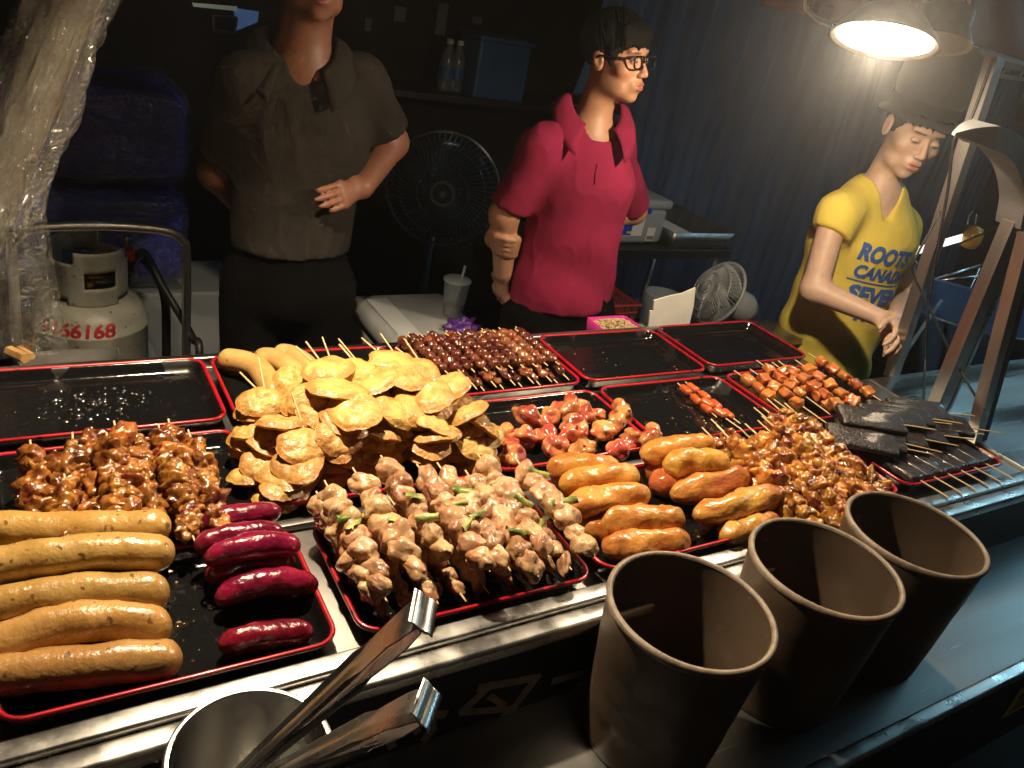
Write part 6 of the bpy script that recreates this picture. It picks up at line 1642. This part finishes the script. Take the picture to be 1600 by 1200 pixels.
# white box lying lower
mb = MB(); mb.box((.47, 2.78, .28), (.40, .30, .56), .01); tag(mb.build('storage_chest', 'plastic_white', None), 'pale chest behind the trolley bar', 'chest')
# blue bundles wrapped in film
gb = 'blue bundles wrapped in clear film'
def bundle(c, d, label, seed):
    root = thing('wrapped_bundle', label, 'bundle', c, gb); root['local_parts'] = 1
    mb = MB(); mb.box((0, 0, 0), d, .05); bm = bmesh.new(); bm.from_mesh(mb.mesh('x')); bmesh.ops.subdivide_edges(bm, edges=[e for e in bm.edges if e.calc_length() > .08], cuts=7, use_grid_fill=True)
    for v in bm.verts: v.co += v.co.normalized() * (.012 * mnoise.noise(v.co * 7 + V(seed, 0, 0)))
    me = bpy.data.meshes.new('bundle_body'); bm.to_mesh(me)
    me.polygons.foreach_set('use_smooth', [True] * len(me.polygons)); link('bundle_body', me, 'plastic_blue_dark', root, (0, 0, 0))
    bmesh.ops.subdivide_edges(bm, edges=[e for e in bm.edges if e.calc_length() > .03], cuts=3, use_grid_fill=True)
    for v in bm.verts:
        p = v.co * 11 + V(seed * 2, 0, 0); v.co += v.co.normalized() * (.008 + .022 * abs(mnoise.noise(p)) + .012 * abs(mnoise.noise(p * 2.7)) + .005 * abs(mnoise.noise(p * 6)))
    me = bpy.data.meshes.new('film_wrap'); bm.to_mesh(me); bm.free(); me.polygons.foreach_set('use_smooth', [True] * len(me.polygons)); link('film_wrap', me, 'film_blue', root, (0, 0, 0))
bundle(V(.24, 2.86, .30), (.50, .40, .52), 'blue film-wrapped bundle at the bottom, behind the gas cylinder', 1)
bundle(V(.235, 2.86, .73), (.52, .42, .30), 'blue film-wrapped bundle in the middle of the stack, above the trolley bar', 5)
bundle(V(.25, 2.86, 1.05), (.50, .40, .28), 'blue film-wrapped bundle at the top of the stack', 9)
# slanted painted pole with loose clear plastic wrapped round
pl = thing('painted_pole', 'slanted chipped cream pole wrapped in clear plastic', 'pole', AT(-40, 420, 1.60))
Yp = 1.62
pa_, pb_ = AT(-110, 560, Yp), AT(165, -140, Yp)
pa_ = pa_ + (pa_ - pb_) * .75
mb = MB(); mb.tube([lerp(pa_, pb_, t) for t in np.linspace(0, 1, 24)], .040, 28); mb.build('pole_tube', 'pole_paint', pl, True)
cA = AT(52, 250, Yp - .035); mb = MB(); mb.lathe([(0, 0), (.010, 0), (.010, .008), (.004, .008), (.004, .014), (0, .014)], 6, Matrix.Translation(cA) @ Matrix.Rotation(1.2, 4, 'X')); mb.build('bolt', 'pole_paint', pl)
ax_ = (pb_ - pa_).normalized(); u_ = V(ax_.z, 0, -ax_.x).normalized(); w_ = ax_.cross(u_)
mb = MB(); s0, s1 = lerp(pa_, pb_, .60), lerp(pa_, pb_, 1.0)
for v in mb.v: pass
def wrapf(u, v):
    a = 2 * math.pi * u; c = lerp(AT(-20, 330, Yp), pb_, v)
    fl = .044 + .034 * abs(mnoise.noise(Vector((math.cos(a) * 4.5, math.sin(a) * 4.5, v * 2.2)))) + .016 * abs(mnoise.noise(Vector((math.cos(a) * 9, math.sin(a) * 9, v * 7)))) + .05 * max(0, -math.cos(a) - .5) * max(0, v - .15) + .022 * max(0, mnoise.noise(Vector((math.cos(a) * 1.2, math.sin(a) * 1.2, v * 2 + 4)))) + .006 * math.sin(a * 11 + v * 14 + 2 * mnoise.noise(Vector((a, v * 6, 0))))
    return c + u_ * math.cos(a) * fl + w_ * math.sin(a) * fl
mb.grid(wrapf, 220, 110); mb.build('plastic_wrap', 'film_clear', pl, True)
# clear plastic sheet hanging beside the pole, straight edge
sh_ = MB()
e0, e1 = AT(72, 330, 1.58), AT(108, 552, 1.52)
def shf(u, v):
    p = lerp(e0, e1, v); q_ = lerp(AT(-60, 300, 1.56), AT(-60, 570, 1.56), v); r_ = lerp(p, q_, u)
    return r_ + V(0, .014 * math.sin(u * 9 + v * 3) * u + .008 * mnoise.noise(Vector((u * 5, v * 4, 0))) * 2, 0)
sh_.grid(shf, 40, 40); o = sh_.build('plastic_sheet', 'film_clear', None, True); tag(o, 'clear plastic sheet hanging in front of the gas cylinder', 'plastic sheet')
# steel bar and small steel box behind the empty tray
sx = thing('steel_box', 'low open steel box behind the empty tray at the counter end', 'box', G(100, 555, T)); 
mb = MB(); q0 = V(.085, 1.53, .8535); mb.box(q0 + V(0, -.045, .015), (.17, .003, .04)); mb.box(q0 + V(0, .045, .02), (.17, .003, .05)); mb.box(q0 + V(.084, 0, .02), (.003, .087, .05)); mb.box(q0 + V(-.084, 0, .02), (.003, .087, .05)); mb.box(q0 + V(0, 0, -.003), (.17, .09, .003)); mb.build('box_walls', 'steel', sx)
ledge = MB(); ledge.box((-.2, 1.545, .838), (.78, .14, .02)); ledge.build('back_ledge', 'steel_post', ctr)
mb = MB(); mb.tube([AT(14, 548, 1.54), AT(40, 560, 1.50)], .010, 6); mb.tube([AT(30, 545, 1.55), AT(50, 557, 1.51)], .007, 6); o = mb.build('wooden_brush', 'wood_stick_dark', None); tag(o, 'dark wooden brush lying in front of the low steel box', 'brush')

# ================================================================== BACK SHELF AND WALL CLUTTER
shf_ = thing('back_shelf', 'dark shelf on the back wall holding bottles', 'shelf', (2.0, 3.35, 1.15))
mb = MB(); mb.box((1.85, 3.42, 1.16), (1.5, .32, .025)); mb.build('board', 'sign_black', shf_)
for x in (1.25, 2.45):
    mb = MB(); mb.box((x, 3.50, 1.07), (.03, .2, .16)); mb.build('bracket', 'sign_black', shf_)
for i, (px, py) in enumerate([(688, 178), (703, 182)]):
    b_ = AT(px, py, 3.40); rt_ = thing('water_bottle', ['clear water bottle on the back shelf, beside the fan top', 'clear water bottle on the back shelf, next to the blue box'][i], 'bottle', V(b_.x, 3.40, 1.1726), 'bottles on the back shelf'); rt_['local_parts'] = 1
    mb = MB(); mb.lathe([(0, 0), (.03, 0), (.033, .008), (.033, .12), (.028, .15), (.013, .18), (.013, .195)], 24); link('bottle_wall', mb.mesh('bottle_wall', True), 'bottle_dull', rt_, (0, 0, 0))
    mb = MB(); mb.lathe([(.015, .193), (.015, .212), (0, .212)], 20); link('cap', mb.mesh('cap'), 'plastic_white', rt_, (0, 0, 0))
    mb = MB(); mb.lathe([(.0336, .05), (.0336, .10)], 24); link('label_band', mb.mesh('label_band', True), 'plastic_blue', rt_, (0, 0, 0))
b_ = AT(755, 190, 3.38); mb = MB(); o = thing('blue_box', 'clear blue plastic box on the back shelf', 'box', V(b_.x, 3.38, 1.1726)); o['local_parts'] = 1
mb = MB(); mb.box((0, 0, .12), (.26, .2, .24), .012); link('box_body', mb.mesh('box_body'), 'plastic_blue', o, (0, 0, 0)); mb = MB(); mb.box((0, 0, .248), (.28, .22, .018), .006); link('lid', mb.mesh('lid'), 'plastic_blue', o, (0, 0, 0))
# lit shop window far left
ws = thing('shop_window', 'dim blue lit window with a framed notice at the top corner of the wall', 'window', AT(360, 30, 3.58))
a, b = AT(300, 6, 3.59), AT(404, 50, 3.59)
mb = MB(); mb.poly([AT(365, 12, 3.6), AT(404, 18, 3.6), AT(402, 34, 3.6), AT(368, 48, 3.6)][::-1], .006, (0, -1, 0)); mb.build('pane', 'shop_window', ws)
mb = MB(); mb.poly([AT(300, 4, 3.6), AT(370, 10, 3.6), AT(370, 17, 3.6), AT(302, 10, 3.6)][::-1], .006, (0, -1, 0)); mb.build('transom', 'shop_window_warm', ws)
mb = MB(); 
for (p, q_) in (((333, 25), (370, 28)), ((333, 47), (366, 52)), ((333, 25), (333, 47)), ((370, 28), (366, 52))): mb.tube([AT(*p, 3.58), AT(*q_, 3.58)], .006, 4)
mb.build('notice_frame', 'paper_dull', ws)
# hanging notices on the back wall
for i, (px, py, w2, h2) in enumerate([(625, 22, .055, .06), (690, 30, .05, .13), (575, 38, .03, .05), (745, 32, .05, .03)]):
    c = AT(px, py, 3.59); mb = MB(); mb.box(c, (w2, .004, h2)); o = mb.build('paper_notice', 'paper_dull', None)
    tag(o, ['square paper notice on the dark wall above the fan', 'tall paper notice on the dark wall above the bottles', 'small paper tag on the wall beside the grey shirt', 'small dark blue notice above the blue box'][i], 'notice', 'notices on the back wall')

# ================================================================== thin haze, added to make the glow around the lit lamp
hz = MB(); hz.box((0, 0, 1.2), (84, 84, 4.4)); ho_ = hz.build('haze', None); ho_['kind'] = 'stuff'
hm_ = bpy.data.materials.new('haze'); hm_.use_nodes = True; nt = hm_.node_tree; nt.nodes.remove(nt.nodes['Principled BSDF'])
pv_ = nt.nodes.new('ShaderNodeVolumePrincipled'); pv_.inputs['Density'].default_value = 0.012; pv_.inputs['Color'].default_value = (.9, .9, .92, 1); pv_.inputs['Anisotropy'].default_value = 0.85
nt.links.new(pv_.outputs[0], nt.nodes['Material Output'].inputs['Volume']); ho_.data.materials.append(hm_)
tag(ho_, 'thin haze added for the glow around the lamp', 'haze')
